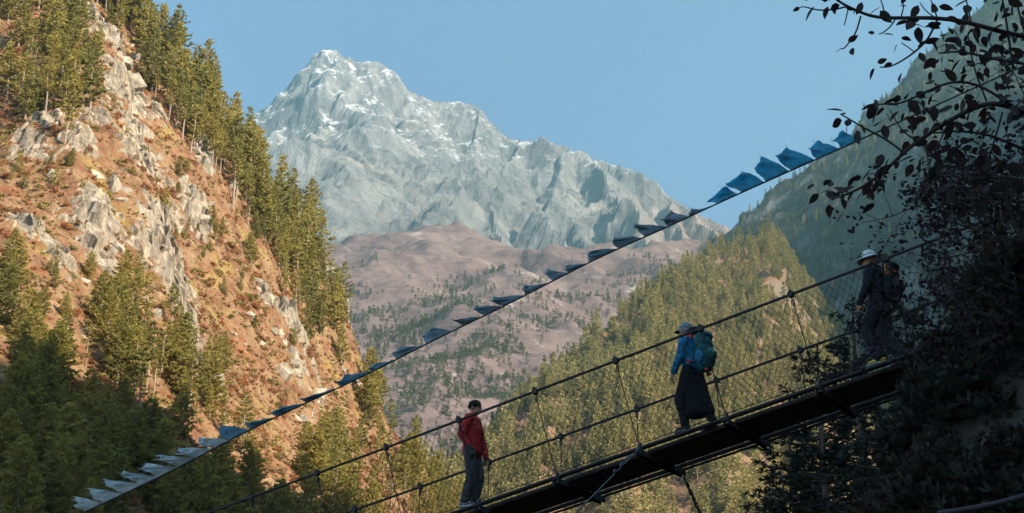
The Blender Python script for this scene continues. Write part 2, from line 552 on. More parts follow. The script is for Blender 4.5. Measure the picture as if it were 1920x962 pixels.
# ------------------------------------------------------------------ brown heath hill
T = Terrain(-900, 1300, 1450, 4300, 7.0)
X, Y = T.X, T.Y
w1 = fbm(X / 300, Y / 300, 13.1, 4); w2 = fbm(X / 300, Y / 300, 18.7, 4)
Xw, Yw = X + 35 * w1, Y + 35 * w2
hl = px_line((430, 540, 3700), (560, 500, 3600), (640, 476, 3500), (700, 452, 3450), (750, 438, 3400), (800, 430, 3400), (850, 434, 3400), (900, 450, 3350), (960, 458, 3320),
             (1030, 462, 3320), (1110, 474, 3340), (1180, 476, 3380), (1260, 464, 3430), (1340, 446, 3480), (1400, 432, 3520), (1480, 430, 3560))
Z = ridge_height(Xw, Yw, hl, 0.60, 0.62, 500, back=0.9)
for s_, k in [([(800, 432, 3400), (822, 480, 3100), (862, 540, 2800), (930, 556, 2650), (1000, 572, 2500), (1080, 602, 2350), (1140, 660, 2150)], .75),
              ([(700, 454, 3450), (690, 520, 2950), (720, 600, 2500), (760, 680, 2150), (800, 745, 1900)], .72),
              ([(1000, 575, 2500), (930, 640, 2200), (885, 700, 2000), (850, 755, 1850)], .8),
              ([(640, 476, 3500), (640, 560, 2700), (660, 660, 2250), (700, 760, 1900)], .7),
              ([(1030, 460, 3300), (1060, 510, 2950), (1120, 560, 2700)], .7)]:
    Z = smax(Z, ridge_height(Xw, Yw, px_line(*s_), k), 25.0)
Z = Z + 46 * (ridged(Xw / 340, Yw / 340, 2.2, 5, gain=.42) - .9) + 4 * fbm(X / 40, Y / 40, 5, 4)
cl = sstep(0.25, 0.5, fbm(X / 170, Y / 170, 31.0, 4))
f1, f2, cid = worley(Xw / 45, Yw / 45, Z / 60)
Z = Z + cl * (cid - .5) * 16
T.Z = Z
T_heath = T
tag(mesh_obj('heath_hill', T.mesh('heath_hill', mat_heath(), smooth=True)), kind='structure')

# ------------------------------------------------------------------ steep mountainside at the right
T = Terrain(100, 2600, 650, 4200, 8.5)
X, Y = T.X, T.Y
w1 = fbm(X / 260, Y / 260, 23.1, 4); w2 = fbm(X / 260, Y / 260, 28.7, 4)
Xw, Yw = X + 30 * w1, Y + 30 * w2
dl = px_line((1415, 460, 2780), (1450, 425, 2790), (1475, 398, 2810), (1510, 350, 2850), (1570, 305, 2900), (1610, 270, 2950), (1650, 220, 3000), (1705, 175, 3050),
             (1760, 135, 3100), (1800, 90, 3150), (1835, 45, 3200), (1865, 0, 3250), (1920, -90, 3350), (2000, -200, 3500), (2100, -280, 3700))
for q_ in dl: q_[2] -= 42.0
Z = ridge_height(Xw, Yw, dl, 1.1, 0.95, 500, back=3.0)
for s_, k in [([(1862, 40, 3150), (1850, 130, 2800), (1830, 260, 2450), (1800, 420, 2150), (1760, 560, 1950)], 1.2),
              ([(1712, 215, 2980), (1705, 270, 2800), (1690, 350, 2550), (1660, 450, 2330)], 1.2),
              ([(2000, -200, 3500), (2020, 100, 2700), (2000, 350, 2200), (1960, 560, 1900)], 1.1),
              ([(1590, 345, 2840), (1590, 390, 2700), (1560, 470, 2500)], 1.2)]:
    Z = smax(Z, ridge_height(Xw, Yw, px_line(*s_), k), 20.0)
Z = smax(Z, ridge_height(Xw, Yw, [(1450, 900, 1480), (1450, 1300, 1560), (1450, 1800, 1780), (1500, 2300, 1900), (1750, 2900, 2050), (2100, 3400, 2300)], 1.12), 25.0)  # ridge out of view at the right, added to keep this slope in shadow
Z = Z + 30 * (ridged(Xw / 230, Yw / 230, 7.2, 4) - .9) + 6 * fbm(X / 40, Y / 40, 15, 4)
T.Z = Z
T_right = T
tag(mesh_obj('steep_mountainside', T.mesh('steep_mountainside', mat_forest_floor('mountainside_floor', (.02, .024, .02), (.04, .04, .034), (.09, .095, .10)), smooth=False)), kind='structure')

# ------------------------------------------------------------------ wooded spur in the valley
T = Terrain(-150, 800, 450, 1800, 3.5)
X, Y = T.X, T.Y
Xw, Yw = X + 12 * fbm(X / 120, Y / 120, 41.0, 4), Y + 12 * fbm(X / 120, Y / 120, 46.0, 4)
sl = px_line((700, 960, 800), (800, 905, 850), (880, 880, 900), (930, 820, 980), (1000, 757, 1070), (1060, 700, 1150), (1100, 660, 1210), (1170, 600, 1290), (1250, 532, 1360), (1320, 496, 1420),
             (1380, 466, 1480), (1440, 446, 1540), (1470, 520, 1530), (1490, 640, 1500))
Z = ridge_height(Xw, Yw, sl, 0.80, 0.60, 150, back=1.9)
for s_, k in [([(1250, 532, 1360), (1230, 640, 1130), (1200, 760, 930), (1180, 880, 790), (1170, 1000, 690)], .9),
              ([(1440, 442, 1540), (1430, 560, 1250), (1400, 680, 1050), (1380, 800, 880), (1360, 940, 740)], .9),
              ([(1060, 700, 1150), (1040, 780, 990), (1010, 870, 850), (980, 960, 740)], .9)]:
    Z = smax(Z, ridge_height(Xw, Yw, px_line(*s_), k), 12.0)
gx = 0.178 * Y + 16 * fbm(X / 60, Y / 60, 52.0, 3)
Z = Z - 1.0 * (np.sqrt(np.clip(X - gx, 0, None) ** 2 + 400) - 20) * 1.15
T.Z = Z + 7 * (ridged(Xw / 110, Yw / 110, 7.2, 4) - .9) + 2 * fbm(X / 15, Y / 15, 15, 4)
T_spur = T
tag(mesh_obj('wooded_spur', T.mesh('wooded_spur', mat_forest_floor('spur_floor', (.12, .068, .042), (.19, .115, .072), (.15, .12, .09)), smooth=False)), kind='structure')

# ------------------------------------------------------------------ rocky hillside at the left
T = Terrain(-300, 60, 130, 620, 0.65)
X, Y = T.X, T.Y
cps = [(-250, -150, 440), (-200, 200, 360), (-200, 500, 262), (-200, 800, 190), (0, -180, 470), (0, 0, 410), (150, 0, 430), (300, 50, 455), (0, 150, 370), (150, 150, 388), (260, 150, 425), (0, 300, 330), (110, 300, 338), (200, 300, 350), (320, 300, 402),
       (400, 240, 438), (500, 372, 472), (600, 470, 500), (0, 450, 290), (150, 450, 312), (250, 450, 332), (340, 450, 388), (450, 450, 432), (560, 560, 470), (648, 590, 520), (0, 600, 250),
       (150, 600, 272), (290, 600, 325), (450, 600, 390), (550, 650, 432), (660, 720, 520), (0, 750, 215), (150, 750, 238), (300, 750, 290), (450, 750, 350), (600, 760, 430),
       (0, 900, 185), (200, 900, 210), (400, 900, 262), (560, 900, 340), (700, 870, 455), (810, 970, 480), (400, 1050, 215), (100, 1050, 160), (700, 1050, 380), (920, 1080, 500)]
pts = [at(*c) for c in cps]
for c, off in [((300, 50, 455), (26, 45, -45)), ((400, 240, 438), (40, 40, -60)), ((500, 372, 472), (40, 30, -70)), ((600, 470, 500), (36, 20, -70)), ((648, 590, 520), (32, 10, -60)), ((660, 720, 520), (34, 0, -50)),
               ((150, 0, 430), (-10, 110, 30)), ((300, 50, 455), (-20, 140, -30)), ((-250, -150, 440), (0, 120, 40)), ((648, 590, 520), (0, 100, -80)), ((810, 970, 480), (60, 30, -30)), ((500, 372, 472), (-10, 150, -90)),
               ((700, 870, 455), (60, 60, -20)), ((810, 970, 480), (20, 130, -20))]:
    pts.append(at(*c) + np.array(off, float))
pts = np.array(pts)
Zb = tps(pts[:, :2], pts[:, 2], X, Y, lam=40.0)
# cliff: the ground left of this line stands proud as a rock rib
cl = np.array([at(195, 60, 415), at(225, 160, 395), at(262, 300, 370), at(285, 420, 352), at(305, 540, 338), at(318, 640, 330)])
sd = np.full(X.shape, 1e9); sg = np.zeros(X.shape)
for a, b in zip(cl[:-1], cl[1:]):
    d = (b - a)[:2]; l2 = d @ d
    t_ = np.clip(((X - a[0]) * d[0] + (Y - a[1]) * d[1]) / l2, 0, 1)
    ex, ey = X - a[0] - t_ * d[0], Y - a[1] - t_ * d[1]
    dist = np.hypot(ex, ey)
    side = np.sign(d[0] * ey - d[1] * ex)
    sg = np.where(dist < sd, side, sg); sd = np.minimum(sd, dist)
sdl = sd * sg                                   # sign tells the two sides of the rib apart
sdl = sdl + 5 * fbm(X / 14, Y / 14, 3.3, 4)
side_l = -1.0 if float(np.interp(0, [0], [0])) or True else 1.0
ends = sstep(90, 20, np.abs(Y - 372))
prox = np.exp(-(sd / 13.0) ** 2)
step_ = 15.0 * sstep(-3.5, 3.5, -sdl) * np.exp(-(sd / 42.0) ** 2) * ends
rockm = prox * ends * 1.15
# other crags
def crag(px, py, Yd, rx, ry, amp):
    global rockm
    c = at(px, py, Yd)
    r = ((X - c[0]) / (rx * .6)) ** 2 + ((Y - c[1]) / (ry * .6)) ** 2
    e = np.exp(-r)
    rockm = np.maximum(rockm, e * 1.0)
    return amp * e
add = np.zeros_like(X)
for c in [(60, 320, 328, 9, 14, 6), (130, 380, 325, 9, 14, 6), (150, 300, 340, 10, 12, 4), (40, 440, 292, 8, 10, 4), (175, 470, 312, 10, 14, 7), (360, 385, 402, 9, 10, 4), (385, 290, 425, 7, 9, 3),
          (530, 680, 425, 10, 12, 6), (570, 730, 432, 9, 14, 6), (640, 700, 512, 7, 14, 4), (620, 480, 495, 6, 10, 3), (190, 640, 268, 5, 6, 3), (240, 180, 410, 7, 10, 6), (500, 600, 420, 6, 7, 2), (600, 560, 480, 6, 8, 3),
          (230, 500, 330, 8, 12, 5), (100, 500, 290, 7, 8, 3), (560, 790, 410, 7, 8, 4), (300, 220, 415, 6, 8, 2), (10, 200, 355, 6, 8, 3)]:
    add += crag(*c)
Z = Zb + step_ + add
Z = Z + 3.5 * fbm(X / 45, Y / 45, 1.7, 4) + 1.3 * fbm(X / 11, Y / 11, Z / 11, 4)
rockm = np.clip(rockm * (0.72 + 1.3 * fbm(X / 16, Y / 16, Z / 16, 3)), 0, 1.2)
f1, f2, cid = worley(X / 6.5, Y / 6.5, Z / 5.0)
g1, g2, cie = worley(X / 2.8, Y / 2.8, Z / 2.2, 5)
edge = sstep(0.0, 0.16, f2 - f1); edge2 = sstep(0.0, 0.2, g2 - g1)
disp = rockm * ((cid - .5) * 3.2 + (cie - .5) * 1.7 + 0.7 * edge + 0.4 * edge2)
T.Z = Z + disp * 0.75
D = np.zeros(X.shape + (3,))
D[..., 1] = -disp * 0.75; D[..., 0] = disp * 0.45
me = T.mesh('rocky_hillside', mat_hillside(), D, smooth=False)
at_ = me.attributes.new('rock', 'FLOAT', 'POINT'); at_.data.foreach_set('value', rockm.astype(np.float32).ravel())
T_left = T; ROCKM = rockm.copy()
hillside = tag(mesh_obj('rocky_hillside', me), kind='structure')

# loose blocks and ledges that stand out of the hillside
def mat_block():
    t = NT('crag_rock')
    p = t.pos()
    rn = t.noise(t.scalevec(p, (1, 1, .45)), 0.45, 8, 0.7, 0.6)
    rock = t.ramp(rn, [(0.25, (.07, .062, .055)), (0.42, (.20, .165, .135)), (0.56, (.32, .27, .21)), (0.75, (.42, .36, .285))])
    g = t.n('NewGeometry'); sx = t.n('SeparateXYZ'); t.l(g.outputs['Normal'], sx.inputs[0])
    k = t.math('ADD', sx.outputs['Z'], t.math('MULTIPLY', t.noise(p, .9, 5, .65), .9))
    rock = t.mix(t.ramp(k, [(1.05, 0.0), (1.0, 0.0)]) if False else t.ramp(t.math('MULTIPLY', k, .5), [(.56, 0.0), (.66, 1.0)]), rock, (.21, .115, .055))
    return t.done(t.bsdf(rock, .9, t.bump(t.noise(p, 1.6, 7, .7), .9, .6), .1))
M_block = mat_block()
BLOCK = []
for k in range(6):
    rg = np.random.default_rng(40 + k)
    bm = bmesh.new()
    for v in rg.normal(size=(26, 3)):
        v = v / (np.abs(v) ** 3).sum() ** .333 * rg.uniform(.6, 1.1)
        bm.verts.new(Vector(v * np.array([1.0, .8, .62])))
    res = bmesh.ops.convex_hull(bm, input=bm.verts)
    bmesh.ops.delete(bm, geom=[g for g in res['geom_interior'] if isinstance(g, bmesh.types.BMVert)], context='VERTS')
    me = bpy.data.meshes.new('rock_block'); bm.to_mesh(me); bm.free(); me.materials.append(M_block); BLOCK.append(me)
rg = np.random.default_rng(66)
n_b = 0
for c, rad, num in [((240, 185), 28, 9), ((250, 230), 25, 5), ((215, 380), 45, 12), ((130, 370), 55, 14), ((70, 320), 45, 9), ((175, 470), 45, 11), ((245, 490), 40, 8), ((380, 390), 35, 8), ((540, 700), 40, 10), ((580, 770), 30, 7), ((190, 600), 16, 4), ((385, 285), 30, 6), ((240, 110), 28, 7), ((640, 690), 20, 4), ((40, 430), 35, 6), ((500, 610), 30, 3), ((330, 700), 60, 4), ((450, 560), 80, 6), ((290, 560), 30, 5)]:
    for q in range(max(1, num * 2 // 3)):
        p = T.hit(c[0] + rg.normal() * rad * .55, c[1] + rg.normal() * rad * .7)
        if p is None: continue
        sc = rg.uniform(1.4, 3.0) if rg.random() < .7 else rg.uniform(3.0, 5.0)
        o = mesh_obj('rock', BLOCK[rg.integers(0, 6)], hillside, p + np.array([-.1, .62, -.45]) * sc)
        o.scale = (sc * rg.uniform(.7, 1.5), sc, sc * rg.uniform(.8, 1.7)); o.rotation_euler = (-.6 + rg.normal() * .3, rg.normal() * .3, rg.normal() * .5)

# ------------------------------------------------------------------ near bank and the ridge that shades the gorge
T = Terrain(-60, 520, -320, 420, 2.0)
X, Y = T.X, T.Y
X0 = 0.16 * Y
u = X - X0
up = 1.25 * u
crest = 338 - 0.14 * np.clip(Y, 0, 300) + 10 * np.sin(Y / 40.0) + 19 * fbm(X / 60, Y / 60, 3, 3)
crest = crest * (1 - 0.85 * sstep(235, 400, Y)) 
Zr = np.minimum(up, crest - 0.5 * (u - 245) * (u > 245))
Zr = -smax(-up, -Zr, 15.0)
Z = np.where(u > 0, Zr, 0.75 * u) - 1.7
Z = np.where(u > 0, Z, np.maximum(Z, GZ - 0.5))
Z = Z + sstep(3, 25, np.abs(u) + np.hypot(X, Y) * .2) * (1.2 * fbm(X / 14, Y / 14, 4, 4)) + 0.15 * fbm(X / 3, Y / 3, 4, 3)
T.Z = Z
T_near = T
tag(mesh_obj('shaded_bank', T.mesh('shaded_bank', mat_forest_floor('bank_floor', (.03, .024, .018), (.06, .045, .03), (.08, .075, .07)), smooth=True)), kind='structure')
# ------------------------------------------------------------------ conifers
M_bark = mat_plain('pine_bark', (.20, .155, .12), 0.9, 0.35, 3.0)
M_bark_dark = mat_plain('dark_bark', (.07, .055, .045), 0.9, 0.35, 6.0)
M_needle = mat_leaf('pine_needles', [(.18, .17, .05), (.27, .235, .062), (.35, .28, .075), (.225, .20, .055)], 0.5, 0.65, 0.4, 0.35)
M_needle_far = mat_leaf('far_needles', [(.19, .18, .07), (.29, .25, .09), (.37, .30, .115), (.23, .205, .08)], 0.32, 0.7, 0.35, 0.35)
M_needle_dark = mat_leaf('shade_needles', [(.014, .020, .014), (.022, .028, .018), (.018, .023, .015)], 0.25, 0.6, 0.4, 0.6)  # needle colour darkened to stand in for shade on the near bank
M_heath_tree = mat_leaf('heath_needles', [(.07, .085, .035), (.10, .11, .045), (.085, .09, .04)], 0.3, 0.7, 0.3, 0.3)

def kites(p, d, s, n, rg, w=0.20, spread=0.75, flat=.7):
    "n needle sprays leaving point p about direction d"
    D = d[None] + rg.normal(size=(n, 3)) * spread * np.array([1, 1, flat])
    D /= np.linalg.norm(D, axis=1)[:, None] + 1e-9
    S = np.cross(D, rg.normal(size=(n, 3))); S /= np.linalg.norm(S, axis=1)[:, None] + 1e-9
    L = s * rg.uniform(.65, 1.2, n)[:, None]
    a = p[None] - D * L * .1
    b = p[None] + D * L * .5 + S * L * w
    c = p[None] + D * L
    e = p[None] + D * L * .5 - S * L * w
    return np.stack([a, b, c, e], 1)

def pine(seed, H=16.0, cb=0.22, rmax=3.2, whorl=0.85, nb=6, gap=0.42, size=0.78, nk=7, power=0.75, droop=0.0, ragged=0.25, lean=0.0, sides=6, flat=.38, kw_=.2):
    rg = np.random.default_rng(seed)
    tb = MB()
    m = 9
    tz = np.linspace(0, 1, m)
    bend = np.cumsum(rg.normal(size=(m, 2)) * .012 * H, axis=0) * .35
    bend[:, 0] += lean * H * tz ** 1.5
    ax = np.column_stack([bend - bend[0], tz * H])
    r0 = H * 0.0155
    tb.tube(np.vstack([[ax[0] - [0, 0, 1.5]], ax]), np.concatenate([[r0 * 1.3], r0 * (1 - tz) ** .8 + .02]), sides)
    K = []
    def axis(z):
        return np.array([np.interp(z, ax[:, 2], ax[:, 0]), np.interp(z, ax[:, 2], ax[:, 1]), z])
    z = cb * H
    gapdir = rg.uniform(0, 6.28)
    while z < H * .985:
        f = (z - cb * H) / (H - cb * H)
        env = rmax * (1 - f) ** power * min(1.0, 0.45 + f * 3.2)
        for q in range(nb):
            if rg.random() < ragged * .55: continue
            az = q * 2 * math.pi / nb + rg.uniform(-.6, .6) + z * 1.7
            L = env * rg.uniform(1 - 1.6 * ragged, 1.15)
            if L < .25: L = .25
            p0 = axis(min(z + rg.uniform(-.2, .2) * whorl, H * .99))
            dr = np.array([math.cos(az), math.sin(az), 0.0])
            up = (0.32 * f + .04 - droop)
            ns = max(1, int(L / gap))
            ts = np.linspace(.28 if L > 1 else .6, 1, ns)
            end = p0 + dr * L + np.array([0, 0, L * up])
            if L > 1.0:
                mid = p0 + dr * L * .5 + np.array([0, 0, L * (up * .5 - .06)])
                tb.tube(np.array([p0, mid, end]), [r0 * .22 * (1 - f) + .025, .03, .012], 3, cap=False)
            for t in ts:
                c = p0 + dr * L * t + np.array([0, 0, L * (up * t - .24 * t * (1 - t))])
                wd = L * .30 * (1 - .6 * t)
                c = c + np.array([-dr[1], dr[0], 0]) * rg.uniform(-1, 1) * wd
                K.append(kites(c, dr * .8 + np.array([0, 0, .22]), size * rg.uniform(.75, 1.2), nk, rg, kw_, .75, flat))
        z += whorl * (1.15 - .4 * f) * rg.uniform(.8, 1.25)
    K.append(kites(axis(H * .97), np.array([0, 0, 1.0]), size * .9, nk, rg, .16, .35))
    for q in range(int(cb * 22)):                    # dead lower branches
        zz = rg.uniform(.06, max(cb, .1)) * H
        az = rg.uniform(0, 6.28); L = rg.uniform(.3, 1.3)
        p0 = axis(zz)
        tb.tube(np.array([p0, p0 + np.array([math.cos(az) * L, math.sin(az) * L, rg.uniform(-.2, .15) * L])]), [.035, .012], 3, cap=False)
    V = np.concatenate(K).reshape(-1, 3)
    F = np.arange(len(V)).reshape(-1, 4)
    return tb, V, F

def pine_meshes(name, mat, bark, **kw):
    tb, V, F = pine(**kw)
    return tb.mesh(name + '_trunk', bark), mesh_np(name + '_crown', V, F, mat)
def pine_joined(name, mat, bark, **kw):
    tb, V, F = pine(**kw)
    n = tb.n
    tV = np.vstack(tb.v); Fs = [np.vstack(tb.f4)]
    if tb.f3: Fs.append(np.vstack(tb.f3))
    nt = sum(len(f) for f in Fs)
    me = mesh_np(name, np.vstack([tV, V]), Fs + [F + n], bark)
    me.materials.append(mat)
    mi = np.zeros(len(me.polygons), dtype=np.int32); mi[nt:] = 1
    me.polygons.foreach_set('material_index', mi)
    o = bpy.data.objects.new(name, me)               # pattern for the forest, not placed itself
    return o

HERO = []
for i, kw in enumerate([dict(H=17, cb=.20, rmax=3.4), dict(H=19, cb=.38, rmax=3.1, ragged=.4), dict(H=15, cb=.12, rmax=3.2, power=.85), dict(H=18, cb=.30, rmax=2.9, ragged=.45, power=.6),
                        dict(H=14, cb=.10, rmax=3.3, power=.9), dict(H=20, cb=.45, rmax=3.2, ragged=.5, power=.55)]):
    HERO.append((pine_meshes('pine', M_needle, M_bark, seed=100 + i, **kw), kw['H']))
DENSE = []                                            # bushier firs of the gorge
for i, kw in enumerate([dict(H=15, cb=.06, rmax=4.2, power=.7), dict(H=13, cb=.05, rmax=3.8, power=.6), dict(H=17, cb=.08, rmax=4.3, power=.75)]):
    DENSE.append((pine_meshes('fir', M_needle, M_bark, seed=140 + i, whorl=.55, nb=6, gap=.42, size=.62, nk=9, ragged=.2, **kw), kw['H']))
OPEN = pine_meshes('pine', M_needle, M_bark, seed=171, H=16, cb=.16, rmax=4.2, whorl=.95, nb=5, gap=.4, size=.7, nk=8, ragged=.3, power=.8)
RAG = pine_meshes('pine', M_needle, M_bark, seed=181, H=18, cb=.28, rmax=4.0, whorl=1.25, nb=4, gap=.42, size=.8, nk=9, ragged=.5, power=.45)
HERO += [(OPEN, 16), (RAG, 18)]
FAR = bpy.data.collections.new('forest_patterns')
for i, kw in enumerate([dict(H=16, cb=.08, rmax=3.7), dict(H=18, cb=.15, rmax=3.5), dict(H=13, cb=.06, rmax=3.7), dict(H=17, cb=.2, rmax=3.1), dict(H=19, cb=.1, rmax=3.3, power=1.0), dict(H=11, cb=.04, rmax=3.5, power=.6)]):
    FAR.objects.link(pine_joined('far_pine_%d' % i, M_needle_far, M_bark, seed=200 + i, whorl=.95, nb=6, gap=.7, size=1.1, nk=6, ragged=.3, sides=4, **kw))
M_needle_shaded = mat_leaf('far_needles_shaded', [(.04, .05, .034), (.055, .064, .042), (.07, .074, .046)], .25, .7, .35, .35)  # darker copy of the far needles, the mountainside's shade put into the colour
SIDE_TREES = bpy.data.collections.new('mountainside_patterns')
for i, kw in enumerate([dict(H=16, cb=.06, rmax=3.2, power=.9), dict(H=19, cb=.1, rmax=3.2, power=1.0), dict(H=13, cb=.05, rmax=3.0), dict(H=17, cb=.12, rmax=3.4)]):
    SIDE_TREES.objects.link(pine_joined('mountainside_conifer_%d' % i, M_needle_shaded if i else M_needle_far, M_bark, seed=240 + i, whorl=1.0, nb=6, gap=.8, size=1.2, nk=5, ragged=.28, sides=4, **kw))
TINY = bpy.data.collections.new('heath_tree_patterns')
for i, kw in enumerate([dict(H=12, cb=.05, rmax=3.0), dict(H=9, cb=.03, rmax=3.0), dict(H=6, cb=.02, rmax=2.6)]):
    TINY.objects.link(pine_joined('heath_tree_%d' % i, M_heath_tree, M_bark, seed=220 + i, whorl=1.5, nb=4, gap=1.2, size=1.9, nk=3, ragged=.2, sides=3, **kw))

def scatter(name, P, scl, rot, coll, label, tilt=None, cat=None, parent=None):
    "one object that grows the given patterns on its points"
    me = bpy.data.meshes.new(name)
    P = np.asarray(P, np.float32)
    me.vertices.add(len(P)); me.vertices.foreach_set('co', P.ravel())
    a = me.attributes.new('scl', 'FLOAT', 'POINT'); a.data.foreach_set('value', np.asarray(scl, np.float32))
    a = me.attributes.new('rot', 'FLOAT', 'POINT'); a.data.foreach_set('value', np.asarray(rot, np.float32))
    k = len(coll.objects)
    a = me.attributes.new('idx', 'INT', 'POINT'); a.data.foreach_set('value', np.random.default_rng(len(P)).integers(0, k, len(P)).astype(np.int32))
    o = mesh_obj(name, me, parent)
    g = bpy.data.node_groups.new(name + '_grow', 'GeometryNodeTree')
    g.interface.new_socket('Geometry', in_out='INPUT', socket_type='NodeSocketGeometry')
    g.interface.new_socket('Geometry', in_out='OUTPUT', socket_type='NodeSocketGeometry')
    N = g.nodes
    gi = N.new('NodeGroupInput'); go = N.new('NodeGroupOutput')
    ci = N.new('GeometryNodeCollectionInfo'); ci.inputs['Collection'].default_value = coll
    ci.inputs['Separate Children'].default_value = True; ci.inputs['Reset Children'].default_value = True
    ip = N.new('GeometryNodeInstanceOnPoints'); ip.inputs['Pick Instance'].default_value = True
    def attr(nm, t):
        x = N.new('GeometryNodeInputNamedAttribute'); x.data_type = t; x.inputs['Name'].default_value = nm
        return x.outputs['Attribute']
    cx = N.new('ShaderNodeCombineXYZ'); g.links.new(attr('rot', 'FLOAT'), cx.inputs['Z'])
    cs = N.new('ShaderNodeCombineXYZ'); s_ = attr('scl', 'FLOAT')
    for q in range(3): g.links.new(s_, cs.inputs[q])
    g.links.new(gi.outputs[0], ip.inputs['Points']); g.links.new(ci.outputs[0], ip.inputs['Instance'])
    g.links.new(attr('idx', 'INT'), ip.inputs['Instance Index'])
    g.links.new(cx.outputs[0], ip.inputs['Rotation']); g.links.new(cs.outputs[0], ip.inputs['Scale'])
    g.links.new(ip.outputs[0], go.inputs[0])
    md = o.modifiers.new('grow', 'NODES'); md.node_group = g
    return tag(o, label, cat, kind='stuff')

def inside(px, py, poly):
    c = False
    for (x0, y0), (x1, y1) in zip(poly, poly[1:] + poly[:1]):
        if (y0 > py) != (y1 > py) and px < (x1 - x0) * (py - y0) / (y1 - y0) + x0: c = not c
    return c

placed = []
def plant(p, proto, H, height, label, group, name='pine_tree'):
    o = empty(name, p - np.array([0, 0, .35]), rnd.uniform(0, 6.28))
    s = height / H
    o.scale = (s * rnd.uniform(.9, 1.12), s * rnd.uniform(.9, 1.12), s)
    o.rotation_euler[0] = rnd.gauss(0, .035); o.rotation_euler[1] = rnd.gauss(0, .035)
    tag(o, label, 'tree', group)
    mesh_obj('trunk', proto[0], o); mesh_obj('crown', proto[1], o)
    placed.append(o)
    return o

ORD = 'first second third fourth fifth sixth seventh eighth ninth tenth eleventh twelfth thirteenth fourteenth fifteenth sixteenth seventeenth eighteenth nineteenth twentieth'.split()
TENS = {2: 'twenty', 3: 'thirty', 4: 'forty'}
def ordinal(k):
    if k <= 20: return ORD[k - 1]
    t, u = divmod(k, 10)
    return TENS[t] + '-' + ORD[u - 1] if u else TENS[t][:-1] + 'ieth'
def seen_at(p):
    dep = CP * p[1] + SP * p[2]
    return IW / 2 + FPX * p[0] / dep, IH / 2 - FPX * (-SP * p[1] + CP * p[2]) / dep
def label_each(objs, bands):
    "every tree its own label: its stretch of the stand, and its place in it counted from the left"
    if not objs: return
    objs = sorted(objs, key=lambda o: seen_at(o.location)[1])
    n = len(bands)
    for b, text in enumerate(bands):
        row = objs[b * len(objs) // n:(b + 1) * len(objs) // n]
        row.sort(key=lambda o: seen_at(o.location)[0])
        for k, o in enumerate(row):
            o['label'] = text % ordinal(k + 1)

def stand(poly, n, hmin, hmax, protos, label, group, mind=2.6, name='pine_tree', norock=True):
    xs = [q[0] for q in poly]; ys = [q[1] for q in poly]
    got = []; made = []
    for tries in range(n * 40):
        if len(got) >= n: break
        px, py = rnd.uniform(min(xs), max(xs)), rnd.uniform(min(ys), max(ys))
        if not inside(px, py, poly): continue
        p = T_left.hit(px, py)
        if p is None: continue
        if norock:
            j, i = int((p[1] - T_left.ys[0]) / T_left.step), int((p[0] - T_left.xs[0]) / T_left.step)
            if ROCKM[j, i] > .55 and rnd.random() < .8: continue
        if any((p[0] - g[0]) ** 2 + (p[1] - g[1]) ** 2 < mind ** 2 for g in got): continue
        got.append(p)
        pr, H = rnd.choice(protos)
        made.append(plant(p, pr, H, rnd.uniform(hmin, hmax), None, group, name))
    label_each(made, label)
    return got

stand([(150, -60), (230, 20), (330, 120), (420, 215), (505, 350), (600, 455), (610, 560), (530, 500), (440, 400), (390, 330), (330, 255), (285, 185), (250, 90), (160, 20)], 130, 10, 24, HERO,
      ['tall skyline pine at the top of the left hillside, %s from the left', 'tall skyline pine above the cliff shoulder, %s from the left', 'tall skyline pine halfway down the hillside crest, %s from the left', 'tall skyline pine at the low end of the hillside crest, %s from the left'], 'pines along the skyline of the left hillside')
stand([(0, -60), (120, -60), (165, 60), (180, 150), (170, 215), (95, 250), (40, 240), (0, 200)], 62, 13, 20, HERO, ['leafy pine at the back of the upper left corner grove, %s from the left', 'leafy pine at the front of the upper left corner grove, %s from the left'], 'pines in the upper left grove', mind=1.9, norock=False)
stand([(500, 400), (590, 480), (640, 560), (652, 640), (600, 640), (560, 600), (520, 500), (480, 430)], 42, 12, 18, HERO, ['slender pine high on the right edge of the orange hillside, %s from the left', 'slender pine low on the right edge of the orange hillside, %s from the left'], 'pines down the right edge of the hillside')
stand([(170, 620), (240, 560), (300, 610), (390, 690), (400, 800), (330, 810), (260, 780), (190, 700)], 26, 10, 15, HERO + DENSE, ['sunlit conifer high in the hollow below the pale cliff, %s from the left', 'sunlit conifer low in the hollow below the pale cliff, %s from the left'], 'conifers in the hollow below the cliff', name='conifer_tree')
stand([(0, 600), (40, 640), (110, 680), (110, 760), (0, 760)], 9, 9, 13, DENSE, ['sunlit conifer at the left edge above the shaded gorge trees, %s from the left'], 'conifers at the left edge', name='conifer_tree')
stand([(0, 470), (50, 520), (60, 600), (0, 600)], 5, 8, 11, HERO, ['small pine on the orange slope at the left edge, %s from the left'], 'pines on the left edge slope')
stand([(565, 880), (640, 800), (690, 740), (740, 800), (830, 880), (900, 940), (900, 1020), (565, 1020)], 55, 13, 18, HERO + DENSE, ['valley conifer at the foot of the hillside, back row, %s from the left', 'valley conifer at the foot of the hillside, middle row, %s from the left', 'valley conifer at the foot of the hillside, front row, %s from the left'], 'conifers in the valley below the hillside', name='conifer_tree')
stand([(0, 800), (120, 800), (250, 850), (430, 900), (520, 930), (560, 1000), (540, 1060), (0, 1060)], 46, 9, 13, DENSE, ['shaded conifer in the dark lower left gorge, back row, %s from the left', 'shaded conifer in the dark lower left gorge, middle row, %s from the left', 'shaded conifer in the dark lower left gorge, front row, %s from the left'], 'shaded conifers in the gorge', name='conifer_tree', norock=False, mind=3.0)
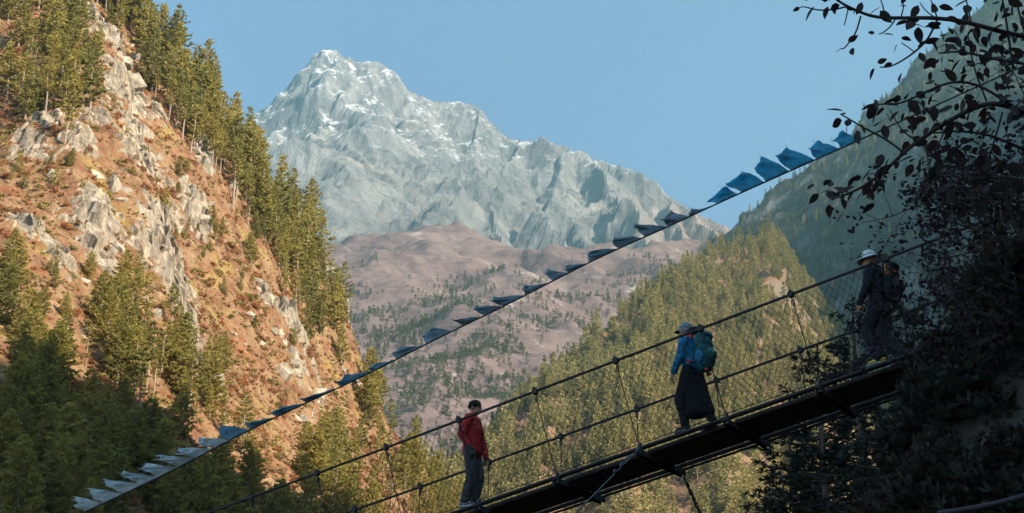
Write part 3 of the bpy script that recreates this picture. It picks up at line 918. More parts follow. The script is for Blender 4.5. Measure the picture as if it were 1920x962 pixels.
stand([(330, 260), (430, 350), (540, 520), (620, 640), (560, 700), (430, 600), (330, 520), (300, 380)], 26, 2.5, 7.5, HERO + DENSE, ['young pine scattered high on the orange slope, %s from the left', 'young pine scattered low on the orange slope, %s from the left'], 'young pines on the orange slope')
stand([(0, 260), (120, 300), (200, 420), (200, 640), (60, 600), (0, 520)], 16, 2.5, 7, HERO + DENSE, ['young pine among the rocks left of the pale cliff, %s from the left'], 'young pines left of the cliff')
stand([(330, 640), (420, 700), (420, 830), (300, 830), (240, 760)], 16, 8, 13, HERO + DENSE, ['sunlit conifer on the lower middle slope, %s from the left'], 'conifers on the lower middle slope', name='conifer_tree')
p = T_left.hit(453, 862); plant(p, OPEN, 16, 14.5, 'lone dark pine with spaced branches standing on sunlit grass', None)
p = (T_left.hit(606, 470) if T_left.hit(606, 470) is not None else T_left.hit(590, 490)); plant(p, RAG, 18, 19, 'ragged flat-branched pine jutting out against the grey mountain', None)
p = T_left.hit(120, 278); plant(p, HERO[1][0], HERO[1][1], 21, 'tall pine with bare lower trunk above the cliff', None)
p = T_left.hit(425, 255)
if p is not None: plant(p, RAG, 18, 13, 'crooked pine leaning out of the skyline into blue sky', None).rotation_euler[1] = .35
for i, (px, py, h, lab) in enumerate([(350, 330, 6, 'small round pine on the rocky shoulder below the skyline trees'), (395, 440, 9, 'thin young pine standing mid slope on orange grass'), (470, 500, 12, 'pine with bare trunk mid slope right of the shrubs'),
                                      (100, 520, 7, 'young pine on the orange slope left of the pale cliff'), (575, 640, 14, 'tall pine rooted on the cliff above the grey crag'), (320, 640, 13, 'large pine at the foot of the pale cliff'),
                                      (250, 560, 11, 'narrow pine directly under the pale cliff face'), (160, 690, 8, 'small sunlit pine above the shaded gorge trees'), (640, 690, 15, 'tall pine at the right edge of the hillside'), (530, 560, 9, 'pine half way down the orange slope')]):
    p = T_left.hit(px, py)
    if p is None: continue
    pr, H = HERO[i % len(HERO)]
    plant(p, pr, H, h, lab, None)

# ------------------------------------------------------------------ forest on the spur, the mountainside and the heath
def grow_on(T, n, seed, keep, hs):
    rg = np.random.default_rng(seed)
    x = rg.uniform(T.xs[2], T.xs[-3], n); y = rg.uniform(T.ys[2], T.ys[-3], n)
    z = T.z(x, y)
    dep = CP * y + SP * z
    px = IW / 2 + FPX * x / dep; py = IH / 2 - FPX * (-SP * y + CP * z) / dep
    ok = (px > -60) & (px < IW + 60) & (py > -60) & (py < IH + 120) & keep(x, y, z, px, py, rg)
    x, y, z, px, py = [q[ok] for q in (x, y, z, px, py)]
    return np.column_stack([x, y, z - .3]), rg.uniform(*hs, len(x)), rg.uniform(0, 6.28, len(x))

def k_spur(x, y, z, px, py, rg):
    d = fbm(x / 70, y / 70, 6.6, 3)
    bare = sstep(0.0, 0.6, fbm(x / 90, y / 90, 61.6, 3)) * 0.7 + .03
    return rg.random(len(x)) > np.clip(bare, 0, .9)
P_, s_, r_ = grow_on(T_spur, 24000, 31, k_spur, (.65, 1.4))
scatter('conifer_forest', P_, s_, r_, FAR, 'sunlit yellow-green conifer forest covering the spur behind the bridge', cat='forest')
def k_right(x, y, z, px, py, rg):
    sl = (T_right.z(x + 8, y) - z) ** 2 + (T_right.z(x, y + 8) - z) ** 2
    bare = sstep(-.1, 0.7, fbm(x / 140, y / 140, 71.6, 3)) * 0.6 + (sl > 240) * .5
    return rg.random(len(x)) > np.clip(bare, 0, .95)
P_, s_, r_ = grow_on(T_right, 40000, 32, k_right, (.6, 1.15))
scatter('mountainside_forest', P_, s_, r_, SIDE_TREES, 'dark hazy forest on the steep mountainside at the right', cat='forest')
def k_heath(x, y, z, px, py, rg):
    pr = sstep(500, 620, py + 60 * fbm(x / 150, y / 150, 81.0, 3)) * .75 + .30 * sstep(.15, .5, fbm(x / 200, y / 200, 85.0, 4)) * (py > 480)
    pr = pr * (0.10 + 0.9 * sstep(-.15, .3, fbm(x / 130, y / 130, 89.0, 4)))
    return rg.random(len(x)) < pr
P_, s_, r_ = grow_on(T_heath, 110000, 33, k_heath, (.6, 1.35))
scatter('heath_forest', P_, s_, r_, TINY, 'scattered small green trees on the brown hill across the valley', cat='forest')

# ------------------------------------------------------------------ shrubs and grass tufts on the left hillside
M_tuft = [mat_leaf('dry_grass', [(.30, .19, .10), (.36, .25, .135), (.27, .15, .075)], .3, .8, .3, .8), mat_leaf('rust_shrub', [(.28, .11, .05), (.35, .15, .065), (.23, .095, .045)], .3, .8, .3, .8),
          mat_leaf('olive_shrub', [(.22, .17, .055), (.28, .22, .07), (.17, .14, .05)], .3, .8, .3, .8)]
TUFT = bpy.data.collections.new('tuft_patterns')
for i in range(6):
    rg = np.random.default_rng(300 + i)
    K = []
    for q in range(13):
        a, r = rg.uniform(0, 6.28), rg.uniform(0, .45) ** .8
        c = np.array([math.cos(a) * r, math.sin(a) * r, .05 + .32 * (1 - r) * rg.random() * (1.6 if i % 3 else .5)])
        K.append(kites(c, np.array([math.cos(a) * .4, math.sin(a) * .4, .8]), .45, 5, rg, .17, .6))
    V = np.concatenate(K).reshape(-1, 3)
    TUFT.objects.link(bpy.data.objects.new('tuft_%d' % i, mesh_np('tuft_%d' % i, V, np.arange(len(V)).reshape(-1, 4), M_tuft[i % 3])))
def k_left(x, y, z, px, py, rg):
    j = ((y - T_left.ys[0]) / T_left.step).astype(int); i = ((x - T_left.xs[0]) / T_left.step).astype(int)
    rk = ROCKM[j, i]
    d = fbm(x / 7, y / 7, z / 7, 3)
    return (rk < .45 + .25 * rg.random(len(x))) & (rg.random(len(x)) < .35 + .9 * sstep(-.2, .4, d)) & (px < 760)
P_, s_, r_ = grow_on(T_left, 150000, 34, k_left, (.5, 1.0))
s_ = s_ * (0.8 + 1.5 * np.random.default_rng(1).random(len(s_)) ** 4)
SHRUB = bpy.data.collections.new('shrub_patterns')
for i in range(6):
    rg = np.random.default_rng(330 + i)
    K = []
    for q in range(75):
        v = rg.normal(size=3); v[2] = abs(v[2]); v /= np.linalg.norm(v); r = rg.uniform(.35, 1) ** .6
        c = v * r * np.array([.55, .55, .5]) * rg.uniform(.75, 1.15)
        K.append(kites(c, v * .8 + [0, 0, .3], .17, 5, rg, .2, .7))
    V = np.concatenate(K).reshape(-1, 3)
    SHRUB.objects.link(bpy.data.objects.new('shrub_%d' % i, mesh_np('shrub_%d' % i, V, np.arange(len(V)).reshape(-1, 4), M_tuft[(1, 2, 1, 0, 1, 2)[i]])))
rg_ = np.random.default_rng(9)
dd = fbm(P_[:, 0] / 16, P_[:, 1] / 16, 44.0, 3)
pool = np.nonzero(dd > .05)[0]
big = rg_.choice(pool, min(2600, len(pool)), replace=False)
scatter('slope_bushes', P_[big] + [0, 0, .25], rg_.uniform(1.0, 3.0, len(big)), r_[big], SHRUB, 'rounded rust-red and olive bushes dotted over the left hillside', cat='bushes')
scatter('hillside_shrubs', P_ + [0, 0, .3], s_, r_, TUFT, 'dry orange grass and rust-red shrubs covering the left hillside', cat='shrubs')
# ------------------------------------------------------------------ suspension footbridge
M_steel = mat_plain('dark_galvanised_steel', (.04, .04, .044), 0.7, 0.35, 9.0, 0.2, 0.3)
M_cable = mat_plain('wire_rope', (.024, .024, .027), 0.75, 0.3, 40.0, 0.0)
M_deck = mat_plain('deck_steel', (.07, .05, .043), 0.75, 0.45, 5.0, 0.0, 0.3)
M_bright = mat_plain('zinc_fitting', (.08, .085, .09), 0.45, 0.3, 20.0, 0.7)
M_wire = mat_plain('netting_wire', (.018, .018, .02), 0.85, 0.2, 30.0, 0.0)

BA, BB = atd(870, 957, 26.0), atd(1740, 655, 22.4)
_h2 = np.hypot(*(BB - BA)[:2])
BDIR = np.array([(BB - BA)[0] / _h2, (BB - BA)[1] / _h2, 0.0])       # towards the near bank
BN = np.array([-BDIR[1], BDIR[0], 0.0])                               # across, away from the lens
BSL = (BB - BA)[2] / _h2
HALF = 0.65
S0, S1 = -34.0, 12.2
def deckz(s):
    q = np.minimum(s, 0.0)
    return BA[2] + BSL * s + 0.0017 * q * q
def bp(s, o=0.0, h=0.0):
    "point of the bridge: s along, o across (minus is the near side), h square to the deck"
    s2 = s - h * BSL
    p = BA + BDIR * s2 + BN * (o + HALF)
    return np.array([p[0], p[1], deckz(s) + h])
def bframe(s):
    t = BDIR + np.array([0, 0, (deckz(s + .05) - deckz(s - .05)) / .1]); t /= np.linalg.norm(t)
    z = np.cross(t, BN); z = z if z[2] > 0 else -z
    return np.column_stack([t, BN, z])
bridge = empty('suspension_footbridge', bp(0, 0, 0))
tag(bridge, 'dark steel suspension footbridge with wire netting sides rising to the right bank', 'bridge')
BO = np.array(bridge.location)
def bpart(mb, name, mat, parent=bridge, smooth=False):
    o = mb.build(name, mat, parent, smooth)
    return o
def place(name, me, s, o, h, parent=bridge):
    q = bpy.data.objects.new(name, me); COL.objects.link(q); q.parent = parent
    M = Matrix(bframe(s).tolist()).to_4x4(); M.translation = Vector(bp(s, o, h) - BO)
    q.matrix_local = M
    return q
BAY = 1.5
bays = np.arange(math.ceil((S0 + 1) / BAY), math.floor((S1 - .3) / BAY) + 1) * BAY + 0.30
OFFB = 0.0
# planks between the cross beams
plank = MB().box((0, 0, 0), (BAY - .02, .150, .035)).box((0, .062, -.024), (BAY - .02, .012, .03)).box((0, -.062, -.024), (BAY - .02, .012, .03)).mesh('plank', M_deck)
for s in bays[:-1]:
    for k in range(5):
        place('plank', plank, s + BAY / 2, -.36 + k * .165, .02 + rnd.uniform(-.006, .006))
beam = MB().box((0, 0, 0), (.09, 1.46, .012)).box((-.042, 0, -.045), (.006, 1.46, .08)).box((.042, 0, -.045), (.006, 1.46, .08)).mesh('cross_beam', M_steel)
ubolt = MB()
th = np.linspace(0, math.pi, 7)
ubolt.tube(np.column_stack([np.zeros(9), np.concatenate([[-.05], -.05 * np.cos(th), [.05]]), np.concatenate([[-.10], .07 * np.sin(th) + .02, [-.10]])]), .011, 5)
ubolt.box((0, 0, -.085), (.05, .16, .012))
ubolt = ubolt.mesh('u_bolt', M_bright)
for s in bays:
    b = place('cross_beam', beam, s, 0, -.03)
    for o in (-.62, .62):
        q = bpy.data.objects.new('u_bolt', ubolt); COL.objects.link(q); q.parent = b; q.location = (0, o, .04)
def cable(name, o, h, r, n=6, s0=S0, s1=S1, step=.5, wob=0.0, mat=None):
    ss = np.arange(s0, s1 + .01, step)
    pts = np.array([bp(s, o, h + (wob * math.sin(s * 2 * math.pi / BAY) if wob else 0)) - BO for s in ss])
    return bpart(MB().tube(pts, r, n), name, mat or M_cable, smooth=True)
for o, h in ((-.64, .03), (-.56, .03), (.56, .03), (.64, .03), (.70, .0), (-.70, .0)):
    cable('main_cable', o, h, .020)
RO, RH = 0.98, 1.38
near_rail = cable('handrail_cable', -RO, RH, .022, 7)
far_rail = cable('handrail_cable', RO, RH, .022, 7)
cable('net_edge_wire', -.68, .07, .007, 4); cable('net_edge_wire', .68, .07, .007, 4)
# hangers with clamps, on both sides; the far ones stand between the near ones
def hanger(s, side):
    top, bot = bp(s, side * RO, RH), bp(s, side * .66, .02)
    m = MB()
    pts = [top + (bot - top) * t + np.array([0, 0, -.02 * math.sin(math.pi * t)]) for t in np.linspace(0, 1, 7)]
    m.tube(np.array(pts) - BO, .0085, 5)
    h = bpart(m, 'hanger', M_cable)
    c = MB(); M = bframe(s)
    c.box(top - BO + M @ np.array([0, 0, .0]), (.075, .075, .085), M)
    c.box(top - BO + M @ np.array([.0, 0, .055]), (.02, .09, .03), M)
    e = top + (bot - top) * .085 - BO
    c.tube(np.array([e + np.array([.025 * math.cos(a) * BDIR[0], .025 * math.cos(a) * BDIR[1], .06 * math.sin(a)]) for a in np.linspace(0, 2 * math.pi, 9)]), .009, 4, cap=False)
    cm = c.build('clamp', M_steel, h)
    l = MB().ball(bot - BO + np.array([0, 0, .05]), (.03, .03, .05), 8, 6).build('rope_grip', M_bright, h)
for s in bays:
    hanger(s, -1)
    hanger(s + .75, 1)
# diamond wire netting
def net(side):
    m = MB()
    cell = 0.105; H = 1.30
    V, F = [], []
    L = S1 - S0
    for dirn in (-1, 1):
        for k in range(int((L + H) / cell) + 1):
            s_b = S0 - (H if dirn > 0 else 0) + k * cell
            pts = []
            for t in np.linspace(0, 1, 5):
                s = s_b + dirn * t * H * .62
                if S0 <= s <= S1:
                    h = .07 + (RH - .07 - .05) * t
                    sag = .05 * math.sin(math.pi * t) + .012 * math.sin(s * 3.1 + dirn) 
                    pts.append(bp(s, side * (.68 + (RO - .68) * t + sag), h - .018 * abs(math.sin(s * math.pi / BAY)) * t) - BO)
            if len(pts) > 1: m.tube(np.array(pts), .0031, 3, cap=False)
    return bpart(m, 'wire_netting', M_wire)
net(-1); net(1)
# wind guys, turnbuckle and chain
def guy(a, b, sag, name='wind_guy', r=.012, mat=None):
    t = np.linspace(0, 1, 12)[:, None]
    p = a[None] * (1 - t) + b[None] * t; p[:, 2] -= sag * np.sin(math.pi * t[:, 0])
    return bpart(MB().tube(p - BO, r, 6), name, mat or M_bright, smooth=True)
ga = bp(bays[np.argmin(np.abs(bays - 3.3))], -.70, -.02)
gb_ = ga + np.array([-1.5, -2.2, -1.9]) * 3.0
g1 = guy(ga, gb_, .12)
dv = (gb_ - ga) / np.linalg.norm(gb_ - ga)
tbm = MB()
for q in (-.035, .035):
    sv = np.cross(dv, [0, 0, 1]); sv /= np.linalg.norm(sv)
    tbm.tube(np.array([ga + dv * .32 + sv * q, ga + dv * .62 + sv * q]) - BO, .011, 5)
tbm.ball(ga + dv * .30 - BO, .038, 8, 6).ball(ga + dv * .64 - BO, .038, 8, 6).ball(ga + dv * .88 - BO, .03, 8, 6).ball(ga - BO, .05, 8, 6)
tbm.build('turnbuckle', M_bright, g1)
ca = bp(bays[np.argmin(np.abs(bays - 3.3))] + 0.0, .72, -.10)
cb_ = ca + np.array([.55, .5, -1.1]) * 2.2
g2 = guy(ca, cb_, 0.03, r=.016, mat=M_cable)
dv = (cb_ - ca) / np.linalg.norm(cb_ - ca)
for q in range(7):
    c = ca + dv * (.16 + q * .115) - BO
    u = np.cross(dv, [0, 0, 1]); u /= np.linalg.norm(u); w = np.cross(dv, u)
    s_ = u if q % 2 else w
    MB().tube(np.array([c + dv * .055 * math.cos(a) + s_ * .034 * math.sin(a) for a in np.linspace(0, 2 * math.pi, 9)]), .011, 4, cap=False).build('chain_link', M_cable, g2)
g3 = guy(bp(bays[np.argmin(np.abs(bays - 8.0))], -.70, -.0), bp(bays[np.argmin(np.abs(bays - 8.0))], -.70, 0) + np.array([2.6, -.6, .05]), .06, r=.013)
# second, lower stay rope at the bottom right corner
g4 = guy(atd(1760, 962, 12.0), atd(2050, 880, 11.0), .05, r=.02, mat=M_cable)

# ------------------------------------------------------------------ prayer flags on a rope
M_flag = []
for nm, c in (('pale_blue_cloth', (.34, .52, .62)), ('blue_cloth', (.16, .60, .80)), ('white_cloth', (.72, .78, .80)), ('grey_cloth', (.46, .57, .63))):
    t = NT('flag_' + nm)
    co = t.coord('Object')
    nz = t.noise(co, 9, 5, .6)
    col = t.mix(1.0, c, t.ramp(nz, [(.3, .78), (.7, 1.15)]), 'MULTIPLY')
    d = t.bsdf(col, .85, spec=.1)
    tr = t.n('BsdfTranslucent'); t.l(col, tr.inputs[0])
    m = t.n('MixShader'); m.inputs[0].default_value = .72
    t.l(d, m.inputs[1]); t.l(tr.outputs[0], m.inputs[2])
    M_flag.append(t.done(m.outputs[0]))
rope_px = [(-500, 1210), (-200, 1100), (135, 972), (330, 880), (440, 820), (560, 762), (700, 697), (780, 655), (845, 622), (930, 582), (1010, 541), (1100, 494), (1170, 461), (1250, 427), (1335, 386), (1400, 357), (1480, 321), (1560, 286), (1650, 245), (1900, 132), (2100, 45)]
def rope_at(px):
    py = np.interp(px, [q[0] for q in rope_px], [q[1] for q in rope_px])
    d = np.interp(px, [-500, 135, 1600, 2100], [20.5, 18.5, 15.5, 14.5])
    return atd(px, py, d)
# smooth the rope
_px = np.linspace(-500, 2100, 90)
_rp = np.array([rope_at(p) for p in _px])
for _ in range(3): _rp[1:-1] = (_rp[:-2] + 2 * _rp[1:-1] + _rp[2:]) / 4
def rope(px): return np.array([np.interp(px, _px, _rp[:, k]) for k in range(3)])
flags = empty('prayer_flag_string', rope(960))
tag(flags, 'long rope of fluttering blue and white prayer flags crossing the valley', 'prayer flags')
FO = np.array(flags.location)
MB().tube(_rp - FO, .008, 5).build('rope', M_cable, flags, True)
CAMUP = np.array([0, -SP, CP])
def flag(pa, pb, tip, col, fold, seed):
    "cloth hung between two rope points; its free edge blows towards tip (image offset in px of the free edge)"
    rg = np.random.default_rng(seed)
    a, b = rope(pa), rope(pb)
    d = np.linalg.norm(a) * 1.0
    s = d / FPX
    away = np.array([0.0, 1.0, 0.1])
    nu, nv = 9, 8
    V = np.zeros((nv, nu, 3))
    ta, tb_ = tip                                                  # where the free corners of a and b blow to, in px
    for j in range(nv):
        v = j / (nv - 1)
        for i in range(nu):
            u = i / (nu - 1)
            base = a * (1 - u) + b * u
            off = np.array(ta) * (1 - u) + np.array(tb_) * u
            p = base + np.array([off[0] * s, 0, 0]) * v + CAMUP * (-off[1] * s) * v
            wave = fold * math.sin(v * 5.0 + u * 4.0 + seed) * v + fold * .5 * math.sin(u * 9 + seed * 2 + v * 3) * v
            p = p + away * wave * .10 + CAMUP * wave * .022 + away * v * .12
            if v > .55: p = p - CAMUP * (v - .55) * .035 * fold * math.sin(u * math.pi)
            V[j, i] = p + rg.normal(size=3) * .003
    i = np.arange(nv - 1)[:, None] * nu + np.arange(nu - 1)[None]
    F = np.stack([i, i + 1, i + nu + 1, i + nu], -1).reshape(-1, 4)
    W = V.reshape(-1, 3) - FO
    o = mesh_obj('flag', mesh_np('flag', W, F, M_flag[col], True), flags)
    so = o.modifiers.new('cloth', 'SOLIDIFY'); so.thickness = .002
    # loose threads along the free edge
    th = MB()
    for q in range(6):
        p0 = W.reshape(nv, nu, 3)[-1, rg.integers(0, nu)]
        dd = np.array([ta[0] * s, 0, 0]) * .15 + CAMUP * (-ta[1] * s) * .1 + rg.normal(size=3) * .02
        th.tube(np.array([p0, p0 + dd * .6 + rg.normal(size=3) * .008, p0 + dd]), .0015, 3, cap=False)
    th.build('loose_thread', M_flag[col], o)
    return o
k_ = 0
for (pa, pb, ta, tb_, c) in [
    # bottom left: pale wedge flags
    (160, 195, (-26, -18), (-60, -12), 2), (196, 232, (-32, -16), (-66, -12), 2), (232, 268, (-36, -18), (-72, -12), 2), (266, 300, (-36, -16), (-72, -10), 2), (299, 336, (-36, -18), (-72, -8), 2), (334, 370, (-36, -16), (-76, -8), 2),
    (369, 402, (-38, -16), (-72, -8), 2), (402, 432, (-34, -16), (-62, -10), 2), (432, 470, (-26, -14), (-60, -12), 0),
    # middle left: flags wrapped along the rope
    (470, 520, (-14, -8), (-44, 10), 0), (520, 575, (-20, 2), (-50, 16), 0), (575, 640, (-14, 2), (-54, 18), 0), (640, 700, (-16, -2), (-54, 14), 0), (700, 745, (-16, -2), (-40, 10), 0), (745, 800, (-12, -8), (-50, 10), 3), (800, 850, (-14, -10), (-40, 2), 3),
    # centre: dark wedges
    (868, 905, (-16, -16), (-54, 2), 3), (908, 945, (-20, -16), (-58, -2), 3), (945, 985, (-24, -10), (-58, -2), 3), (985, 1030, (-8, -14), (-48, 6), 3), (1036, 1068, (-14, -18), (-40, -8), 3), (1066, 1104, (-8, -12), (-44, 6), 3),
    (1104, 1160, (-4, -16), (-50, 4), 3), (1160, 1208, (-14, -18), (-56, -2), 3), (1210, 1252, (-18, -22), (-60, -10), 3), (1256, 1292, (-16, -18), (-34, -16), 3), (1292, 1338, (0, -10), (-40, 10), 3),
    # upper right: open blue flags
    (1346, 1386, (-14, -16), (-28, -18), 1), (1392, 1434, (-18, -26), (-36, -32), 1), (1436, 1480, (-16, -32), (-40, -36), 1), (1484, 1528, (-18, -30), (-40, -34), 1), (1533, 1574, (-12, -24), (-32, -24), 1), (1580, 1622, (-10, -18), (-34, -22), 1)]:
    k_ += 1
    if c == 1: ta, tb_ = (ta[0] * 1.4, ta[1] * 1.0), (tb_[0] * 1.1, tb_[1] * 1.0)
    jx, jy = rnd.uniform(-4, 4), rnd.uniform(-4, 4); ta = (ta[0] + jx, ta[1] + jy); tb_ = (tb_[0] + jy, tb_[1] - jx)
    if 465 < pa < 860: ta, tb_ = (ta[0], ta[1] - 10), (tb_[0], tb_[1] - 10)
    elif 860 < pa < 1340: ta, tb_ = (ta[0], ta[1] - 5), (tb_[0], tb_[1] - 5)
    flag(pa, pb, (ta, tb_), c, rnd.uniform(.7, 1.5) if c != 1 else .8, k_)
# ------------------------------------------------------------------ people
def cloth(name, col, vary=.25, rough=.85, scale=14):
    t = NT(name)
    co = t.coord()
    n = t.noise(co, scale, 5, .6); w = t.noise(t.scalevec(co, (1, 1, 2.2)), 7.0, 3, .5, 1.5)
    c = t.mix(1.0, col, t.ramp(n, [(.3, 1 - vary), (.7, 1 + vary)]), 'MULTIPLY')
    return t.done(t.bsdf(c, rough, t.bump(w, .5, .04), .2))
M_skin = mat_plain('skin', (.30, .16, .10), .6, .12, 12)
M_hair = mat_plain('black_hair', (.012, .011, .012), .6, .2, 40)
M_red = cloth('red_nylon', (.42, .022, .022), .2, .55)
M_char = cloth('charcoal_trousers', (.055, .058, .06))
M_black = cloth('black_knit', (.014, .014, .016))
M_blue = cloth('blue_print_jacket', (.014, .15, .28), .6, .6, 26)
M_teal = cloth('teal_pack_cloth', (.010, .10, .115), .35, .5)
M_dark = cloth('dark_wool', (.008, .009, .012))
M_navy = cloth('navy_nylon', (.007, .010, .017), .25, .6)
M_pack = cloth('black_pack_cloth', (.006, .007, .009), .2, .6)
M_hat = cloth('pale_hat_cotton', (.50, .55, .56), .1, .85)
M_orange = mat_plain('orange_webbing', (.75, .28, .03), .6, .1)
M_redpatch = mat_plain('red_patch', (.65, .03, .05), .6, .1)
M_yellow = mat_plain('yellow_rubber', (.70, .45, .04), .6, .15)
M_shoe = mat_plain('grey_shoe', (.17, .18, .19), .7, .25)
M_glass = mat_plain('blue_mirror_lens', (.05, .25, .45), .15, .1, spec=.8)
t_ = NT('speckled_knit'); v_ = t_.noise(t_.coord(), 55, 2, .5)
M_speck = t_.done(t_.bsdf(t_.ramp(v_, [(.45, (.03, .05, .07)), (.55, (.33, .40, .42))]), .9))

def cap(mb, a, b, ra, rb, n=10, m=5):
    "tapered capsule"
    a, b = np.asarray(a, float), np.asarray(b, float)
    d = b - a; L = np.linalg.norm(d); d = d / (L + 1e-9)
    pts, rr = [], []
    for t in np.linspace(-math.pi / 2, 0, m):
        pts.append(a + d * ra * math.sin(t)); rr.append(max(ra * math.cos(t), 1e-3))
    for t in np.linspace(0, math.pi / 2, m):
        pts.append(b + d * rb * math.sin(t)); rr.append(max(rb * math.cos(t), 1e-3))
    mb.tube(np.array(pts), np.array(rr), n)
def fuse(mb, voxel, mat, smooth=4, wrinkle=0.0, seed=0, freq=9.0, cut=None):
    "melt overlapping solids into one continuous skin"
    me = mb.mesh('tmp')
    o = bpy.data.objects.new('tmp', me); COL.objects.link(o)
    r = o.modifiers.new('r', 'REMESH'); r.mode = 'VOXEL'; r.voxel_size = voxel
    if smooth:
        s = o.modifiers.new('s', 'SMOOTH'); s.iterations = smooth; s.factor = .5
    dg = bpy.context.evaluated_depsgraph_get(); dg.update()
    out = bpy.data.meshes.new_from_object(o.evaluated_get(dg))
    bpy.data.objects.remove(o); bpy.data.meshes.remove(me)
    n = len(out.vertices)
    V = np.zeros(n * 3, np.float32); out.vertices.foreach_get('co', V); V = V.reshape(-1, 3)
    if wrinkle:
        N = np.zeros(n * 3, np.float32); out.vertices.foreach_get('normal', N); N = N.reshape(-1, 3)
        w = ridged(V[:, 0] * freq * .8 + seed, V[:, 1] * freq * .8, V[:, 2] * freq, 3) - .9
        V = V + N * (w * wrinkle)[:, None]
        out.vertices.foreach_set('co', V.astype(np.float32).ravel())
    out.polygons.foreach_set('use_smooth', np.ones(len(out.polygons), bool))
    out.materials.clear(); out.materials.append(mat)
    out.update()
    return out

def hand(mb, wrist, dirn, palm_n, side, s=1.0, curl=.5):
    "palm, four fingers and a thumb; dirn along the fingers, palm_n out of the palm"
    d = np.asarray(dirn, float); d /= np.linalg.norm(d)
    pn = np.asarray(palm_n, float); pn -= d * (pn @ d); pn /= np.linalg.norm(pn)
    sd = np.cross(d, pn) * side
    w = np.asarray(wrist, float)
    for q in (-.024, -.008, .008, .024):
        cap(mb, w + sd * q * .7 * s, w + d * .085 * s + sd * q * s, .015 * s, .0125 * s, 8, 3)
    for q, L in ((-.030, .062), (-.010, .076), (.010, .082), (.030, .072)):
        k0 = w + d * .088 * s + sd * q * s
        k1 = k0 + (d * math.cos(curl * .6) + pn * math.sin(curl * .6)) * L * .5 * s
        k2 = k1 + (d * math.cos(curl * 1.5) + pn * math.sin(curl * 1.5)) * L * .5 * s
        cap(mb, k0, k1, .0092 * s, .0085 * s, 6, 3); cap(mb, k1, k2, .0085 * s, .007 * s, 6, 3)
    b0 = w + d * .025 * s + sd * .026 * s
    b1 = b0 + (d * .6 + sd * .75 + pn * .35) * .045 * s
    b2 = b1 + (d * .9 + sd * .15 + pn * .4) * .035 * s
    cap(mb, b0, b1, .013 * s, .0105 * s, 6, 3); cap(mb, b1, b2, .0105 * s, .008 * s, 6, 3)

def head(mb, c, yaw=0.0, tilt=0.0, s=1.0):
    "skull, jaw, nose, brow, ears about centre c, facing +x"
    Rm = np.array(Euler((0, tilt, yaw)).to_matrix())
    def P(x, y, z): return np.asarray(c) + Rm @ (np.array([x, y, z]) * s)
    mb.ball(P(-.008, 0, .030), (.098 * s, .077 * s, .092 * s), 16, 12, Rm)
    mb.ball(P(.022, 0, -.050), (.066 * s, .055 * s, .066 * s), 14, 10, Rm)
    mb.ball(P(.055, 0, -.092), (.024 * s, .026 * s, .020 * s), 10, 8, Rm)
    cap(mb, P(.084, 0, .010), P(.104, 0, -.030), .009 * s, .014 * s, 8, 3)
    mb.ball(P(.090, 0, -.035), (.016 * s, .019 * s, .011 * s), 8, 6, Rm)
    mb.ball(P(.078, .030, .022), (.016 * s, .026 * s, .010 * s), 8, 6, Rm); mb.ball(P(.078, -.030, .022), (.016 * s, .026 * s, .010 * s), 8, 6, Rm)
    mb.ball(P(.078, 0, -.062), (.016 * s, .024 * s, .007 * s), 8, 6, Rm); mb.ball(P(.076, 0, -.074), (.016 * s, .021 * s, .008 * s), 8, 6, Rm)
    for q in (-1, 1): mb.ball(P(-.008, q * .078, -.008), (.020 * s, .010 * s, .032 * s), 8, 6, Rm)
    return P, Rm

def face_bits(P, Rm, s, parent):
    e = MB()
    for q in (-1, 1): e.ball(P(.083, q * .030, .004), (.008 * s, .013 * s, .008 * s), 8, 6, Rm)
    e.build('eyes', M_hair, parent, True)
    m = MB(); m.tube(np.array([P(.090, -.022, -.067), P(.0955, 0, -.068), P(.090, .022, -.067)]), .0028 * s, 5); m.build('mouth', M_redpatch if False else M_lip, parent, True)
M_lip = mat_plain('lips', (.22, .08, .07), .5, .1)

def shoe_mesh(p, yaw, mat, heel_up=0.0, s=1.0):
    m = MB(); Rm = np.array(Euler((0, heel_up, yaw)).to_matrix())
    def Q(x, y, z): return np.asarray(p) + Rm @ (np.array([x, y, z]) * s)
    m.ball(Q(-.03, 0, .045), (.070 * s, .043 * s, .052 * s), 12, 8, Rm)
    m.ball(Q(.07, 0, .036), (.095 * s, .047 * s, .042 * s), 12, 8, Rm)
    m.ball(Q(.13, 0, .030), (.050 * s, .043 * s, .032 * s), 12, 8, Rm)
    cap(m, Q(-.02, 0, .05), Q(-.03, 0, .13), .045 * s, .046 * s)
    sole = MB()
    n = 16
    ring = [(.05 + .145 * math.cos(a) * 1.0, (.046 if math.cos(a) > 0 else .040) * math.sin(a)) for a in np.arange(n) * 2 * math.pi / n]
    V = np.array([Q(x, y, 0.0) for x, y in ring] + [Q(x * 1.02, y * 1.05, .028) for x, y in ring])
    F = [(i, (i + 1) % n, n + (i + 1) % n, n + i) for i in range(n)]
    c0, c1 = Q(.05, 0, 0), Q(.05, 0, .028)
    V = np.vstack([V, c0, c1])
    F3 = [(2 * n, (i + 1) % n, i) for i in range(n)] + [(2 * n + 1, n + i, n + (i + 1) % n) for i in range(n)]
    sole.add(V, F, F3)
    return fuse(m, .010, mat, 3), sole

